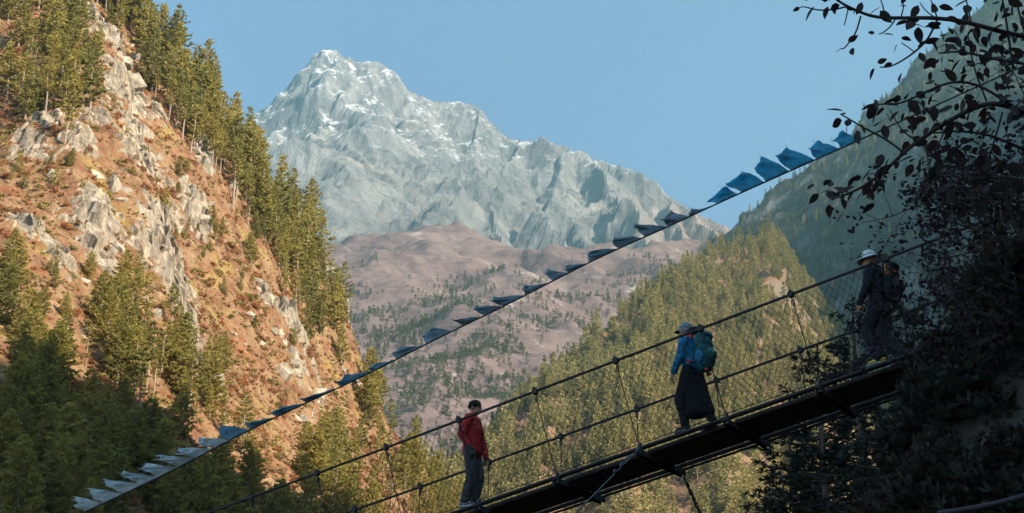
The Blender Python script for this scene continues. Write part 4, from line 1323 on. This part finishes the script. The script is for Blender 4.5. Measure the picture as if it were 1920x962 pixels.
def person(spec):
    """spec: joints in metres, x forward, y to the left, z up, feet at z = 0"""
    J = {k: np.asarray(v, float) for k, v in spec['J'].items()}
    H = spec.get('hs', 1.0)
    root = empty('person', spec['loc'], spec['yaw']); root.scale = (spec.get('sc', 1.0),) * 3
    tag(root, spec['label'], 'person')
    # body: one continuous mesh
    b = MB()
    P, Rm = head(b, J['head'], spec.get('hyaw', 0), spec.get('htilt', 0), H)
    cap(b, J['neck'], J['head'] + np.array([-.01, 0, -.05]), .062, .056)
    hip = (J['hl'] + J['hr']) / 2; sh = (J['sl'] + J['sr']) / 2
    for t in np.linspace(0, 1, 6):
        c = hip * (1 - t) + sh * t
        wv = np.interp(t, [0, .3, .7, 1], [.155, .135, .165, .15]); dv = np.interp(t, [0, .3, .7, 1], [.115, .10, .12, .095])
        b.ball(c, (dv, wv, .11), 14, 10)
    cap(b, J['sl'], J['sr'], .06, .06); cap(b, sh, J['neck'], .075, .06)
    for q in 'lr':
        cap(b, J['s' + q], J['e' + q], .052, .040); cap(b, J['e' + q], J['w' + q], .042, .027)
        cap(b, J['h' + q], J['k' + q], .082, .056); cap(b, J['k' + q], J['a' + q], .058, .040)
        f = J['a' + q] - np.array([0, 0, .04]); cap(b, f + np.array([-.03, 0, 0]), f + np.array([.13, 0, -.01]), .04, .03)
        if 'hand_' + q in spec:
            hd, pn = spec['hand_' + q]
            hand(b, J['w' + q] + np.asarray(hd) * .02, hd, pn, 1 if q == 'l' else -1, 1.0, spec.get('curl', .55))
    body = mesh_obj('body', fuse(b, .0075, M_skin, 2), root)
    face_bits(P, Rm, H, body)
    return root, J, P, Rm, hip, sh

def top_garment(J, hip, sh, mat, parent, name='jacket', low=-.05, puff=1.0, wr=.010, collar=True, sleeve=.98):
    m = MB()
    for t in np.linspace(0, 1, 16):
        c = hip * (1 - t) + sh * t + np.array([0, 0, low * (1 - t)])
        wv = np.interp(t, [0, .3, .75, 1], [.185, .175, .195, .165]) * puff; dv = np.interp(t, [0, .3, .75, 1], [.15, .145, .15, .115]) * puff
        m.ball(c, (dv, wv, .10), 16, 10)
    cap(m, J['sl'], J['sr'], .082 * puff, .082 * puff); cap(m, sh, (sh + J['neck']) / 2 + np.array([0, 0, .01]), .10, .085)
    if collar: cap(m, J['neck'] + np.array([0, 0, -.02]), J['neck'] + np.array([.005, 0, .035]), .078, .072)
    for q in 'lr':
        w = J['e' + q] + (J['w' + q] - J['e' + q]) * sleeve
        cap(m, J['s' + q], J['e' + q], .082 * puff, .066 * puff); cap(m, J['e' + q], w, .068 * puff, .048 * puff)
    return mesh_obj(name, fuse(m, .011, mat, 4, wr, 3, 11), parent)
def trousers(J, hip, mat, parent, wide=1.0, wr=.010, name='trousers'):
    m = MB()
    m.ball(hip + np.array([0, 0, .02]), (.138, .180, .14), 14, 10)
    for q in 'lr':
        cap(m, J['h' + q], J['k' + q], .108, .082 * wide); cap(m, J['k' + q], J['a' + q] + np.array([0, 0, .03]), .082 * wide, .070 * wide)
    return mesh_obj(name, fuse(m, .011, mat, 4, wr, 7, 10), parent)

BYAW = math.atan2(BDIR[1], BDIR[0])
def foot_spot(px, inset):
    "s on the bridge seen in that column"
    best = min(np.arange(-3, 10, .02), key=lambda s: abs(seen_at(bp(s, -HALF + inset, .04))[0] - px))
    return best
ROLL = BSL
# --- man in the red jacket, walking up towards the right
s_r = foot_spot(884, .14)
pr_ = bp(s_r, -HALF + .14, .045)
spec = dict(loc=pr_, yaw=BYAW + .25, label='man in red jacket and black beanie, one hand in his pocket', sc=1.07, hyaw=-.15, htilt=-.05, hs=1.0,
    J=dict(head=(.045, 0, 1.60), neck=(.0, 0, 1.44), sl=(.0, .185, 1.38), sr=(.0, -.185, 1.38), hl=(0, .09, .90), hr=(0, -.09, .90),
           kl=(.08, .10, .49), al=(.0, .10, .085), kr=(.03, -.10, .48), ar=(-.07, -.11, .085),
           el=(.06, .27, 1.10), wl=(.13, .25, .86), er=(-.075, -.27, 1.11), wr=(.03, -.22, .92)),
    hand_l=((.15, -.05, -1), (-.2, -1, 0)), curl=.6)
r, J, P, Rm, hip, sh = person(spec)
jk = top_garment(J, hip, sh, M_red, r, puff=1.03, low=-.02)
z_ = MB(); z_.tube(np.array([sh + [.125, 0, .06], (sh + hip) / 2 + [.155, 0, 0], hip + [.155, 0, .0]]), .006, 5); z_.build('zip', M_dark, jk)
pk = trousers(J, hip, M_char, r, 1.05)
pc = MB(); cap(pc, J['wr'] + [-.02, .0, .0], J['wr'] + [.03, .02, -.12], .062, .055); mesh_obj('pocket', fuse(pc, .012, M_char, 3, .004), pk)
bn = MB(); bn.ball(P(-.012, 0, .050), (.108, .090, .092), 16, 12, Rm)
mesh_obj('beanie', fuse(bn, .009, M_black, 2, .004, 2, 20), r)
bb = MB(); bb.tube(np.array([P(.098 * math.cos(a) - .012, .088 * math.sin(a), .030) for a in np.linspace(0, 2 * math.pi, 25)]), .014, 6, cap=False); bb.build('beanie_cuff', M_black, r, True)
for q in 'lr':
    sm, so = shoe_mesh(J['a' + q] - [.0, 0, .085], 0, M_shoe)
    so_ = mesh_obj('shoe', sm, r); so.build('sole', M_hat, so_)

# --- trekker in the blue jacket, coming down towards the left
s_w = foot_spot(1302, .14)
pw_ = bp(s_w, -HALF + .14, .045)
spec = dict(loc=pw_, yaw=BYAW + math.pi - .12, label='trekker in blue jacket and long dark skirt carrying a teal backpack', sc=1.05, hyaw=.1, htilt=.12, hs=.98,
    J=dict(head=(.075, 0, 1.565), neck=(.015, 0, 1.41), sl=(.0, .165, 1.345), sr=(.0, -.165, 1.345), hl=(-.02, .085, .88), hr=(-.02, -.085, .88),
           kl=(.12, .09, .48), al=(.10, .09, .085), kr=(-.06, -.09, .47), ar=(-.26, -.09, .12),
           el=(.03, .24, 1.08), wl=(.17, .21, .89), er=(.02, -.23, 1.08), wr=(.15, -.22, .88)),
    hand_l=((.35, -.05, -.9), (-.2, -1, 0)), hand_r=((.35, .05, -.9), (-.2, 1, 0)), curl=.8)
r, J, P, Rm, hip, sh = person(spec)
top_garment(J, hip, sh, M_blue, r, puff=.98, low=-.03)
sk = MB()
for t in np.linspace(0, 1, 30):
    c = hip * (1 - t) + np.array([-.05, 0, .27]) * t
    sk.ball(c, (.150 + .035 * t, .165 + .0 * t, .09), 16, 10)
for q, aa in (('l', J['al']), ('r', J['ar'])):
    cap(sk, J['k' + q], J['k' + q] * .7 + aa * .3, .12, .11); cap(sk, J['h' + q], J['k' + q], .125, .125)
cap(sk, hip + [-.05, 0, .1], np.array([-.27, -.05, .26]), .09, .06)
trousers(J, hip, M_dark, r, .95, .006)
mesh_obj('skirt', fuse(sk, .013, M_dark, 8, .006, 5, 4), r)
hw = MB(); hw.ball(P(-.012, 0, .045), (.110, .092, .095), 16, 12, Rm)
hat = mesh_obj('knit_cap', fuse(hw, .009, M_speck, 2, .005, 2, 24), r)
vz = MB(); vz.ball(P(.115, 0, .028), (.062, .068, .012), 14, 6, Rm); vz.build('visor', M_dark, hat, True)
hr_ = MB(); cap(hr_, P(-.085, 0, .0), P(-.10, 0, -.10), .045, .03); mesh_obj('hair', fuse(hr_, .01, M_hair, 2, .004, 1, 25), r)
for q in 'lr':
    sm, so = shoe_mesh(J['a' + q] - [.0, 0, .085], 0, M_pack, .18 if q == 'r' else 0)
    so_ = mesh_obj('shoe', sm, r); so.build('sole', M_shoe, so_)
def backpack(root_src, J, sh, label, mat, w, d, h, zoff, back, extras):
    bk = empty('backpack', root_src.location, root_src.rotation_euler[2])
    bk.scale = root_src.scale; tag(bk, label, 'backpack')
    c = sh + np.array([-back - d / 2, 0, zoff])
    m = MB()
    for zz in np.linspace(-h / 2 + .08, h / 2 - .08, 5):
        f = 1 - .22 * (zz / (h / 2)) ** 2
        m.ball(c + [0, 0, zz], (d / 2 * f, w / 2 * f, .13), 16, 10)
    m.ball(c + [-.02, 0, -h * .16], (d / 2 + .05, w / 2 * .8, h * .24), 14, 10)
    pack = mesh_obj('pack_body', fuse(m, .012, mat, 3, .010, 9, 9), bk)
    for q in (-1, 1):
        st = MB()
        st.tube(np.array([c + [d / 2 - .02, q * .10, h / 2 - .06], sh + [-.06, q * .105, .105], sh + [.09, q * .115, .03], sh + [.135, q * .125, -.12], sh + [.08, q * .155, -.26], c + [d / 2 - .02, q * .15, -h / 2 + .1]]), .020, 6)
        st.build('shoulder_strap', extras.get('strap', M_pack), bk, True)
    lid = MB(); lid.ball(c + [-.01, 0, h / 2 - .05], (d / 2 * .95, w / 2 * .92, .075), 14, 8)
    mesh_obj('lid', fuse(lid, .012, extras.get('lidmat', mat), 2, .008, 4, 12), bk)
    for q in (-1, 1):
        sp = MB(); sp.ball(c + [-.01, q * (w / 2 - .015), -h * .22], (.075, .035, .11), 10, 8)
        mesh_obj('side_pocket', fuse(sp, .01, extras.get('pocket', mat), 2, .005, 4, 14), bk)
    return bk, c
bk, c = backpack(r, J, sh, 'plump teal backpack with dark rolled top on the blue-jacketed trekker', M_teal, .34, .27, .56, -.17, .10, dict(strap=M_redpatch, pocket=M_blue))
rl = MB(); cap(rl, c + [.05, -.13, .30], c + [.05, .13, .30], .065, .065); mesh_obj('rolled_jacket', fuse(rl, .011, M_dark, 2, .01, 2, 14), bk)
cp_ = MB(); cp_.box(c + [.02, -.12, -.32], (.05, .05, .03)).box(c + [-.1, .1, -.33], (.04, .04, .025)); cp_.build('buckle', M_redpatch, bk)

# --- trekker in the bucket hat, higher up, coming down towards the left
s_m = foot_spot(1658, .14)
pm_ = bp(s_m, -HALF + .14, .045)
spec = dict(loc=pm_, yaw=BYAW + math.pi - .10, label='trekker in pale bucket hat, dark clothes and yellow-soled shoes high on the bridge', hyaw=.12, htilt=.10, hs=1.02,
    J=dict(head=(.085, 0, 1.66), neck=(.02, 0, 1.49), sl=(.0, .19, 1.425), sr=(.0, -.19, 1.425), hl=(-.01, .095, .93), hr=(-.01, -.095, .93),
           kl=(.16, .10, .52), al=(.02, .10, .085), kr=(.0, -.10, .49), ar=(-.20, -.10, .12),
           el=(.02, .27, 1.14), wl=(.17, .25, .93), er=(.01, -.27, 1.14), wr=(.14, -.26, .91)),
    hand_l=((.3, -.05, -.9), (-.2, -1, 0)), hand_r=((.3, .05, -.9), (-.2, 1, 0)), curl=.6)
r, J, P, Rm, hip, sh = person(spec)
top_garment(J, hip, sh, M_navy, r, puff=1.06, low=-.10)
trousers(J, hip, M_navy, r, 1.35, .007)
hb = MB()
n = 28
ra = [(.0, .135), (.045, .132), (.085, .120), (.100, .078), (.105, .062), (.155, .030), (.172, .018)]
V, F = [], []
rings = [(.001, .150), (.06, .147), (.088, .125), (.104, .060), (.150, .020), (.168, .004)]
for rr, zz in rings:
    for a in np.arange(n) * 2 * math.pi / n:
        V.append(P(rr * 1.08 * math.cos(a) - .008, rr * .93 * math.sin(a), zz + .008 * math.sin(3 * a) * (rr > .12)))
for j in range(len(rings) - 1):
    for i in range(n):
        F.append((j * n + i, (j + 1) * n + i, (j + 1) * n + (i + 1) % n, j * n + (i + 1) % n))
hb.add(np.array(V), F)
ho_ = hb.build('bucket_hat', M_hat, r, True); so = ho_.modifiers.new('felt', 'SOLIDIFY'); so.thickness = .006
hbn = MB(); hbn.tube(np.array([P(.113 * math.cos(a) - .008, .099 * math.sin(a), .064) for a in np.linspace(0, 2 * math.pi, 25)]), .006, 5, cap=False); hbn.build('hat_band', M_shoe, ho_, True)
gl = MB(); gl.box(P(.100, .032, .012), (.012, .05, .036), Rm).box(P(.100, -.032, .012), (.012, .05, .036), Rm).tube(np.array([P(.098, .06, .015), P(.0, .088, .012)]), .004, 4).tube(np.array([P(.098, -.06, .015), P(.0, -.088, .012)]), .004, 4)
gl.build('sunglasses', M_glass, r)
for q in 'lr':
    sm, so = shoe_mesh(J['a' + q] - [.0, 0, .085], 0, M_yellow if q == 'r' else M_yellow, .25 if q == 'r' else 0, 1.06)
    so_ = mesh_obj('shoe', sm, r); so.build('sole', M_hat, so_)
bk, c = backpack(r, J, sh, 'black backpack with orange stripes and a red mark on the highest trekker', M_pack, .36, .24, .58, -.20, .12, dict())
for k, q in enumerate((-.010, .022)):
    st = MB(); st.box(c + [-.035 + q * 1.2, .178, .15], (.013, .014, .17)); st.build('orange_stripe', M_orange, bk)
st = MB(); st.box(c + [-.125, .105, .10], (.02, .06, .022)); st.build('red_mark', M_redpatch, bk)
hd_ = MB(); hd_.tube(np.array([c + [.10, -.03, .30], c + [.09, -.02, .36], c + [.09, .02, .36], c + [.10, .03, .30]]), .012, 5); hd_.build('grab_handle', M_pack, bk, True)
# ------------------------------------------------------------------ dark conifers beyond the near end of the bridge
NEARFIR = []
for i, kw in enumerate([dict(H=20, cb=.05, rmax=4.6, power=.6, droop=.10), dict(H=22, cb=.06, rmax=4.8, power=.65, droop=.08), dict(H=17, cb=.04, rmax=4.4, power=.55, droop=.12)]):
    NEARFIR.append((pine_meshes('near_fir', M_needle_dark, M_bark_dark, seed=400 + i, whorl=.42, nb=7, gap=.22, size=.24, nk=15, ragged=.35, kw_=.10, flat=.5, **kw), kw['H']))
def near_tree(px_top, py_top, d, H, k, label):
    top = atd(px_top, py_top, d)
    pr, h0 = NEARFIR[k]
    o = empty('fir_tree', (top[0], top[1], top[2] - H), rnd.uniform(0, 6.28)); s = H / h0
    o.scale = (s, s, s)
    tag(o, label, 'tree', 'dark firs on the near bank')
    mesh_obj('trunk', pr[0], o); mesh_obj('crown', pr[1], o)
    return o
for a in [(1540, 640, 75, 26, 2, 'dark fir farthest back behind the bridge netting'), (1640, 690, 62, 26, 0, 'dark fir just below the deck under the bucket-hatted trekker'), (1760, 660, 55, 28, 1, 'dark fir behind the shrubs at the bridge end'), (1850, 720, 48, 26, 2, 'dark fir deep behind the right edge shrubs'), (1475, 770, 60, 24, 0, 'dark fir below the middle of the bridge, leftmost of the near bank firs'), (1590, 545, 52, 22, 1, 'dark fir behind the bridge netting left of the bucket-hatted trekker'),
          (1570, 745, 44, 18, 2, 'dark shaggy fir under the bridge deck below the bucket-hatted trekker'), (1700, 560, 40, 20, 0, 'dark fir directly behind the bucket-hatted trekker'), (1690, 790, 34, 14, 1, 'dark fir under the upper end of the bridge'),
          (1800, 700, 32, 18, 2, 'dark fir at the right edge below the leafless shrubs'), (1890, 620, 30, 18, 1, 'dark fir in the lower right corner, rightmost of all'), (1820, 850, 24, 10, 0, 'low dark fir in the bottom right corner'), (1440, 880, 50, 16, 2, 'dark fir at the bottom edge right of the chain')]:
    near_tree(*a)

# ------------------------------------------------------------------ leaf shape
def leaf_mesh(name, mat, L=.050, W=.028):
    n = 6
    ts = np.linspace(0, 1, n)
    V, F = [], []
    for t in ts:
        w = W / 2 * (math.sin(math.pi * t ** .8) ** .8 if 0 < t < 1 else .02)
        z = -.16 * L * t * t
        V += [(t * L, -w, z + .12 * w), (t * L, 0, z - .10 * w), (t * L, w, z + .12 * w)]
    for i in range(n - 1):
        for q in (0, 1):
            a = i * 3 + q; F.append((a, a + 1, a + 4, a + 3))
    return mesh_np(name, np.array(V), np.array(F), mat, True)
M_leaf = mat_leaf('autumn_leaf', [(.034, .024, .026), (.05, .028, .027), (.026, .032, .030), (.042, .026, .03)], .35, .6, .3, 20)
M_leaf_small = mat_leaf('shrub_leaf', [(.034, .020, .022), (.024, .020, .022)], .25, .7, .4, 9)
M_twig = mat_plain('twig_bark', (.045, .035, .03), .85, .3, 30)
LEAF = leaf_mesh('leaf', M_leaf)

def rot_to(d, roll):
    q = Vector(d).normalized().to_track_quat('X', 'Z')
    return (q.to_matrix() @ Matrix.Rotation(roll, 3, 'X'))
# ------------------------------------------------------------------ overhanging branches at the upper right
tree = empty('broadleaf_tree', atd(2150, 700, 7.5))
tag(tree, 'broadleaf tree at the right edge with dark leafy branches reaching across the sky', 'tree')
TO = np.array(tree.location)
DL = 7.0
def spline(pts, n=14):
    P = np.array([atd(p[0], p[1], p[2] if len(p) > 2 else DL) for p in pts])
    t = np.linspace(0, len(P) - 1, n)
    out = np.array([[np.interp(x, np.arange(len(P)), P[:, k]) for k in range(3)] for x in t])
    for _ in range(2): out[1:-1] = (out[:-2] + 2 * out[1:-1] + out[2:]) / 4
    return out
trunk_b = MB()
trunk_pts = np.array([atd(2150, 1250, 7.6), atd(2140, 800, 7.6), atd(2120, 400, 7.5), atd(2080, 80, 7.4), atd(2040, -150, 7.3)])
trunk_b.tube(trunk_pts - TO, [.10, .085, .07, .05, .03], 8)
trunk_b.build('trunk', M_twig, tree, True)
branches = [  # px points, thickness px at base and tip
    ([(2080, 80, 7.4), (1960, 75, 7.2), (1900, 65, 7.1), (1850, 52, 7.0), (1800, 38), (1740, 33), (1690, 34), (1640, 33), (1605, 20), (1570, 2), (1555, -15)], 11, 4),
    ([(1590, 12), (1560, 19), (1530, 19), (1508, 12), (1500, 14)], 3.5, 2), ([(1614, 30), (1606, 60), (1592, 80), (1582, 92), (1576, 91)], 3.5, 2), ([(1590, 18), (1585, 40), (1583, 48)], 2.5, 2),
    ([(1757, 38), (1740, 75), (1715, 98), (1690, 115), (1668, 126), (1650, 126)], 4.5, 2.5), ([(1715, 98), (1705, 90), (1690, 80)], 2.5, 2), ([(1680, 34), (1670, 50), (1655, 62), (1648, 64)], 3, 2),
    ([(1690, 30), (1695, 12), (1688, -10)], 3, 2), ([(1660, 30), (1655, 10), (1648, -10)], 3, 2), ([(1757, 34), (1750, 10), (1740, -10)], 3, 2), ([(1820, 40), (1815, 10), (1805, -15)], 3.5, 2), ([(1757, 36), (1735, 20), (1725, 5)], 2.5, 2),
    ([(2120, 330, 7.5), (2000, 250, 7.2), (1900, 200, 7.0), (1850, 190), (1780, 225), (1720, 265), (1690, 290), (1660, 320), (1620, 350), (1580, 368), (1562, 372)], 12, 3),
    ([(1900, 200, 7.0), (1840, 160), (1790, 150), (1740, 170), (1690, 195), (1660, 195), (1638, 196)], 6, 2.5), ([(1700, 290), (1660, 260), (1620, 240), (1590, 222), (1576, 214)], 4.5, 2.5), ([(1720, 265), (1690, 245), (1668, 205)], 3.5, 2),
    ([(2080, 80, 7.4), (2000, 130, 7.1), (1920, 120, 7.0), (1860, 110), (1800, 95), (1760, 100)], 8, 3), ([(2120, 400, 7.5), (2000, 320, 7.2), (1920, 280, 7.0), (1850, 250), (1790, 245), (1750, 250)], 9, 3),
    ([(1900, 130, 7.0), (1890, 60), (1880, 0), (1875, -20)], 5, 3), ([(1940, 120, 7.1), (1915, 40), (1900, -20)], 5, 3), ([(1850, 190), (1830, 140), (1818, 90), (1815, 60)], 4, 2), ([(1880, 210), (1860, 280), (1840, 330), (1800, 350)], 4, 2),
    ([(2000, 320, 7.2), (1930, 340, 7.0), (1880, 330), (1830, 340), (1780, 330)], 6, 2), ([(1780, 225), (1760, 270), (1745, 300), (1740, 318)], 3, 2)]
br_pts = []
for pts_, w0, w1 in branches:
    P_ = spline(pts_, max(8, len(pts_) * 3))
    r0, r1 = w0 * DL / FPX / 2, w1 * DL / FPX / 2
    MB().tube(P_ - TO, np.linspace(r0, r1, len(P_)), 6).build('branch', M_twig, tree, True)
    br_pts.append(P_)
rg = np.random.default_rng(77)
leaves = []
def add_leaf(p, d, size): leaves.append((p, d, size))
for (px, py, ang, sz) in [(1500, 14, 200, .7), (1545, 5, 60, 1.1), (1552, 12, 250, 1.2), (1560, 8, 290, 1.0), (1512, 2, 100, 1.0), (1590, 78, 30, 1.0), (1580, 90, 200, .8), (1630, 28, 40, 1.2), (1650, 20, 310, 1.5), (1616, 4, 250, 1.2), (1655, 64, 10, 1.0), (1640, 62, 170, .6),
                          (1705, 42, 340, 1.5), (1722, 50, 270, 1.6), (1740, 44, 350, 1.2), (1690, 70, 0, 1.0), (1683, 82, 240, .9), (1724, 98, 290, 1.1), (1720, 88, 40, 1.3), (1735, 82, 20, 1.3), (1640, 128, 240, 1.2), (1645, 118, 20, .9), (1770, 78, 20, 1.1), (1745, 75, 300, 1.2),
                          (1690, 8, 60, 1.4), (1722, 10, 240, 1.3), (1700, 12, 180, .9), (1760, 12, 350, 1.3), (1790, 14, 30, 1.5), (1775, 32, 340, 1.3), (1785, 52, 300, 1.4), (1765, 45, 200, 1.2), (1640, 196, 190, 1.3), (1588, 236, 260, 1.0), (1662, 196, 10, 1.3), (1562, 356, 190, 1.2),
                          (1580, 372, 290, 1.0), (1570, 366, 170, 1.0), (1590, 350, 60, 1.2), (1600, 360, 230, 1.1), (1616, 340, 60, 1.5), (1625, 350, 300, 1.3), (1645, 330, 40, 1.6), (1655, 335, 270, 1.3), (1690, 285, 250, 1.4)]:
    a = math.radians(ang)
    p = atd(px, py, DL)
    add_leaf(p, np.array([math.cos(a), rg.uniform(-.4, .4), 0]) + CAMUP * math.sin(a), sz)
for bi, P_ in enumerate(br_pts):
    L = np.linalg.norm(np.diff(P_, axis=0), axis=1).sum()
    dense = bi >= 12
    n = int(L / (.030 if dense else .075))
    for q in range(n):
        t = rg.uniform(.15, 1) * (len(P_) - 1)
        i = min(int(t), len(P_) - 2)
        p = P_[i] + (P_[i + 1] - P_[i]) * (t - i)
        px_, py_ = seen_at(p)
        if not dense and rg.random() < .45: continue
        d = (P_[i + 1] - P_[i]); d /= np.linalg.norm(d) + 1e-9
        d = d * .6 + rg.normal(size=3) * .8 + np.array([0, 0, -.35])
        off = rg.normal(size=3) * (.055 if dense else .012)
        add_leaf(p + off, d, rg.uniform(.8, 1.55))
# extra leaf clusters deep in the right hand crown
for q in range(330):
    px_, py_ = rg.uniform(1690, 2020), rg.uniform(40, 420)
    if px_ < 1690 + abs(py_ - 210) * .45 or rg.random() < .2: continue
    p = atd(px_, py_, rg.uniform(6.7, 7.5))
    add_leaf(p, rg.normal(size=3) + np.array([0, 0, -.4]), rg.uniform(.8, 1.6))
order = sorted(range(len(leaves)), key=lambda i: -leaves[i][2] * (1 if seen_at(leaves[i][0])[0] < 1920 else 0))
rest = MB()
LV = np.array([v.co[:] for v in LEAF.vertices]); LF = np.array([p.vertices[:] for p in LEAF.polygons])
st_mb = MB()
for k, i in enumerate(order):
    p, d, sz = leaves[i]
    M3 = rot_to(d, rg.uniform(-1.2, 1.2))
    if k < 290:
        o = bpy.data.objects.new('leaf', LEAF); COL.objects.link(o); o.parent = tree
        o.matrix_local = Matrix.Translation(Vector(p - TO)) @ M3.to_4x4() @ Matrix.Scale(sz, 4)
    else:
        rest.add(LV * sz @ np.array(M3).T + (p - TO), LF)
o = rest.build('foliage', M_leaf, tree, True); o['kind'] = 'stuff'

# ------------------------------------------------------------------ tangled shrubs round the near end of the bridge
def shrub(base, top_px, spread, n_stem, n_leaf, label, seed, hgt):
    rg = np.random.default_rng(seed)
    o = empty('tangled_shrub', base); tag(o, label, 'shrub', 'tangled shrubs at the bridge end')
    stems = MB(); fol = []
    def grow(p, d, L, r, lev):
        n = 6
        pts = [p]
        dd = d / np.linalg.norm(d)
        for q in range(n):
            dd = dd + rg.normal(size=3) * .20 + np.array([0, 0, .03 if lev < 2 else -.06]); dd /= np.linalg.norm(dd)
            pts.append(pts[-1] + dd * L / n)
        pts = np.array(pts)
        stems.tube(pts, np.linspace(r, r * .45, n + 1), 4 if lev < 2 else 3, cap=False)
        if lev >= 1:
            for q in range(n_leaf):
                c = pts[rg.integers(2, n + 1)] + rg.normal(size=3) * .05
                fol.append(kites(c, rg.normal(size=3) * .6 + [0, 0, -.1], .065, 2, rg, .30, .8))
        if lev < 3:
            for q in range(rg.integers(3, 5)):
                i = rg.integers(2, n + 1)
                grow(pts[i], dd + rg.normal(size=3) * .75, L * rg.uniform(.45, .7), r * .5, lev + 1)
    for q in range(n_stem):
        a = rg.uniform(0, 6.28)
        grow(np.array([math.cos(a) * .25, math.sin(a) * .25, -.1]), np.array([math.cos(a) * spread, math.sin(a) * spread, 1.0]), hgt * rg.uniform(.45, .62), .022, 0)
    stems.build('stems', M_twig, o)
    V = np.concatenate(fol).reshape(-1, 3)
    f = mesh_obj('foliage', mesh_np('foliage', V, np.arange(len(V)).reshape(-1, 4), M_leaf_small), o); f['kind'] = 'stuff'
    return o
SHRUBS = [(1905, 690, 21.0, 2.6, 'tangled dark shrub at the bridge end, leftmost of the bank shrubs'), (1930, 640, 20.0, 3.4, 'tall tangled shrub at the right edge above the bridge end'), (1890, 830, 19.5, 1.3, 'low bare shrub below the end of the bridge deck'),
                                         (1930, 470, 17.5, 2.0, 'tangled shrub high at the right edge under the leafy branches'), (1890, 800, 17.0, 2.2, 'dark shrub at the right edge under the bridge deck'), (1990, 560, 18.5, 3.4, 'tangled shrub half out of view at the right edge'), (1880, 600, 23.0, 2.6, 'tangled shrub behind the bridge end')]
# the bank's shoulder, on which the shrubs and the end of the bridge stand
TS = Terrain(-6, 34, 4, 36, .4)
base = T_near.z(TS.X, TS.Y) - .35
for c in [atd(q[0], q[1], q[2]) for q in SHRUBS] + [bp(S1, 0, -.12), bp(S1 + 2.5, 0, -.05), bp(S1 + 2.5, 2.5, .4)]:
    base = smax(base, c[2] + .12 - 1.7 * np.hypot(TS.X - c[0], TS.Y - c[1]), .35)
TS.Z = base + .12 * fbm(TS.X / 1.3, TS.Y / 1.3, 5.0, 4)
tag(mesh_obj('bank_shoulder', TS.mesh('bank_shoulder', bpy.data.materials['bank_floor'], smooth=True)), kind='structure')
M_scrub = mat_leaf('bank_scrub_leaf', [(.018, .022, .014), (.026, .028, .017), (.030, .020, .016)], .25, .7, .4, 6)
SCRUB = bpy.data.collections.new('scrub_patterns')
for i in range(5):
    rg = np.random.default_rng(600 + i)
    K = []
    for q in range(150):
        v = rg.normal(size=3); v[2] = abs(v[2]) * 1.2; v /= np.linalg.norm(v)
        c = v * rg.uniform(.25, 1) ** .6 * np.array([.6, .6, .75]) * rg.uniform(.6, 1.25)
        K.append(kites(c, v * .7 + [0, 0, .35], .14, 5, rg, .16 if i % 2 else .24, .8))
    V = np.concatenate(K).reshape(-1, 3)
    SCRUB.objects.link(bpy.data.objects.new('scrub_%d' % i, mesh_np('scrub_%d' % i, V, np.arange(len(V)).reshape(-1, 4), M_scrub)))
rg = np.random.default_rng(610)
n_ = 6500
sx_, sy_ = rg.uniform(0, 26, n_), rg.uniform(8, 32, n_)
ok = (np.abs((sx_ - BA[0]) * BN[0] + (sy_ - BA[1]) * BN[1] - HALF) > 1.25) | ((sx_ - BA[0]) * BDIR[0] + (sy_ - BA[1]) * BDIR[1] > S1 + 1)
ok &= (TS.z(sx_, sy_) - T_near.z(sx_, sy_) > -.5) & (np.hypot(sx_, sy_) > 11)
sx_, sy_ = sx_[ok], sy_[ok]
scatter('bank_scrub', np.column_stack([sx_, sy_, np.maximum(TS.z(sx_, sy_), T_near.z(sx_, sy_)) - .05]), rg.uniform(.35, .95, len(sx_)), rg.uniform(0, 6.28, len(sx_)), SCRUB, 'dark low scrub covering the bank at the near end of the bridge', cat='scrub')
for k, (px, py, d, h, lab) in enumerate(SHRUBS):
    shrub(atd(px, py, d), None, .45, 7, 4, lab, 500 + k, h)
# ------------------------------------------------------------------ haze
hz = MB().box((300, 3600, 2020.0), (9000, 9000, 4130.0))
hm = bpy.data.materials.new('haze_air'); hm.use_nodes = True
ht = hm.node_tree; ht.nodes.clear()
ho = ht.nodes.new('ShaderNodeOutputMaterial')
pv = ht.nodes.new('ShaderNodeVolumePrincipled')
pv.inputs['Color'].default_value = (*HAZE_COLOR, 1)
pv.inputs['Density'].default_value = HAZE_DENSITY
pv.inputs['Anisotropy'].default_value = 0.6
ht.links.new(pv.outputs[0], ho.inputs['Volume'])
tag(hz.build('haze', hm), label='thin blue haze hanging in the whole valley', kind='stuff')
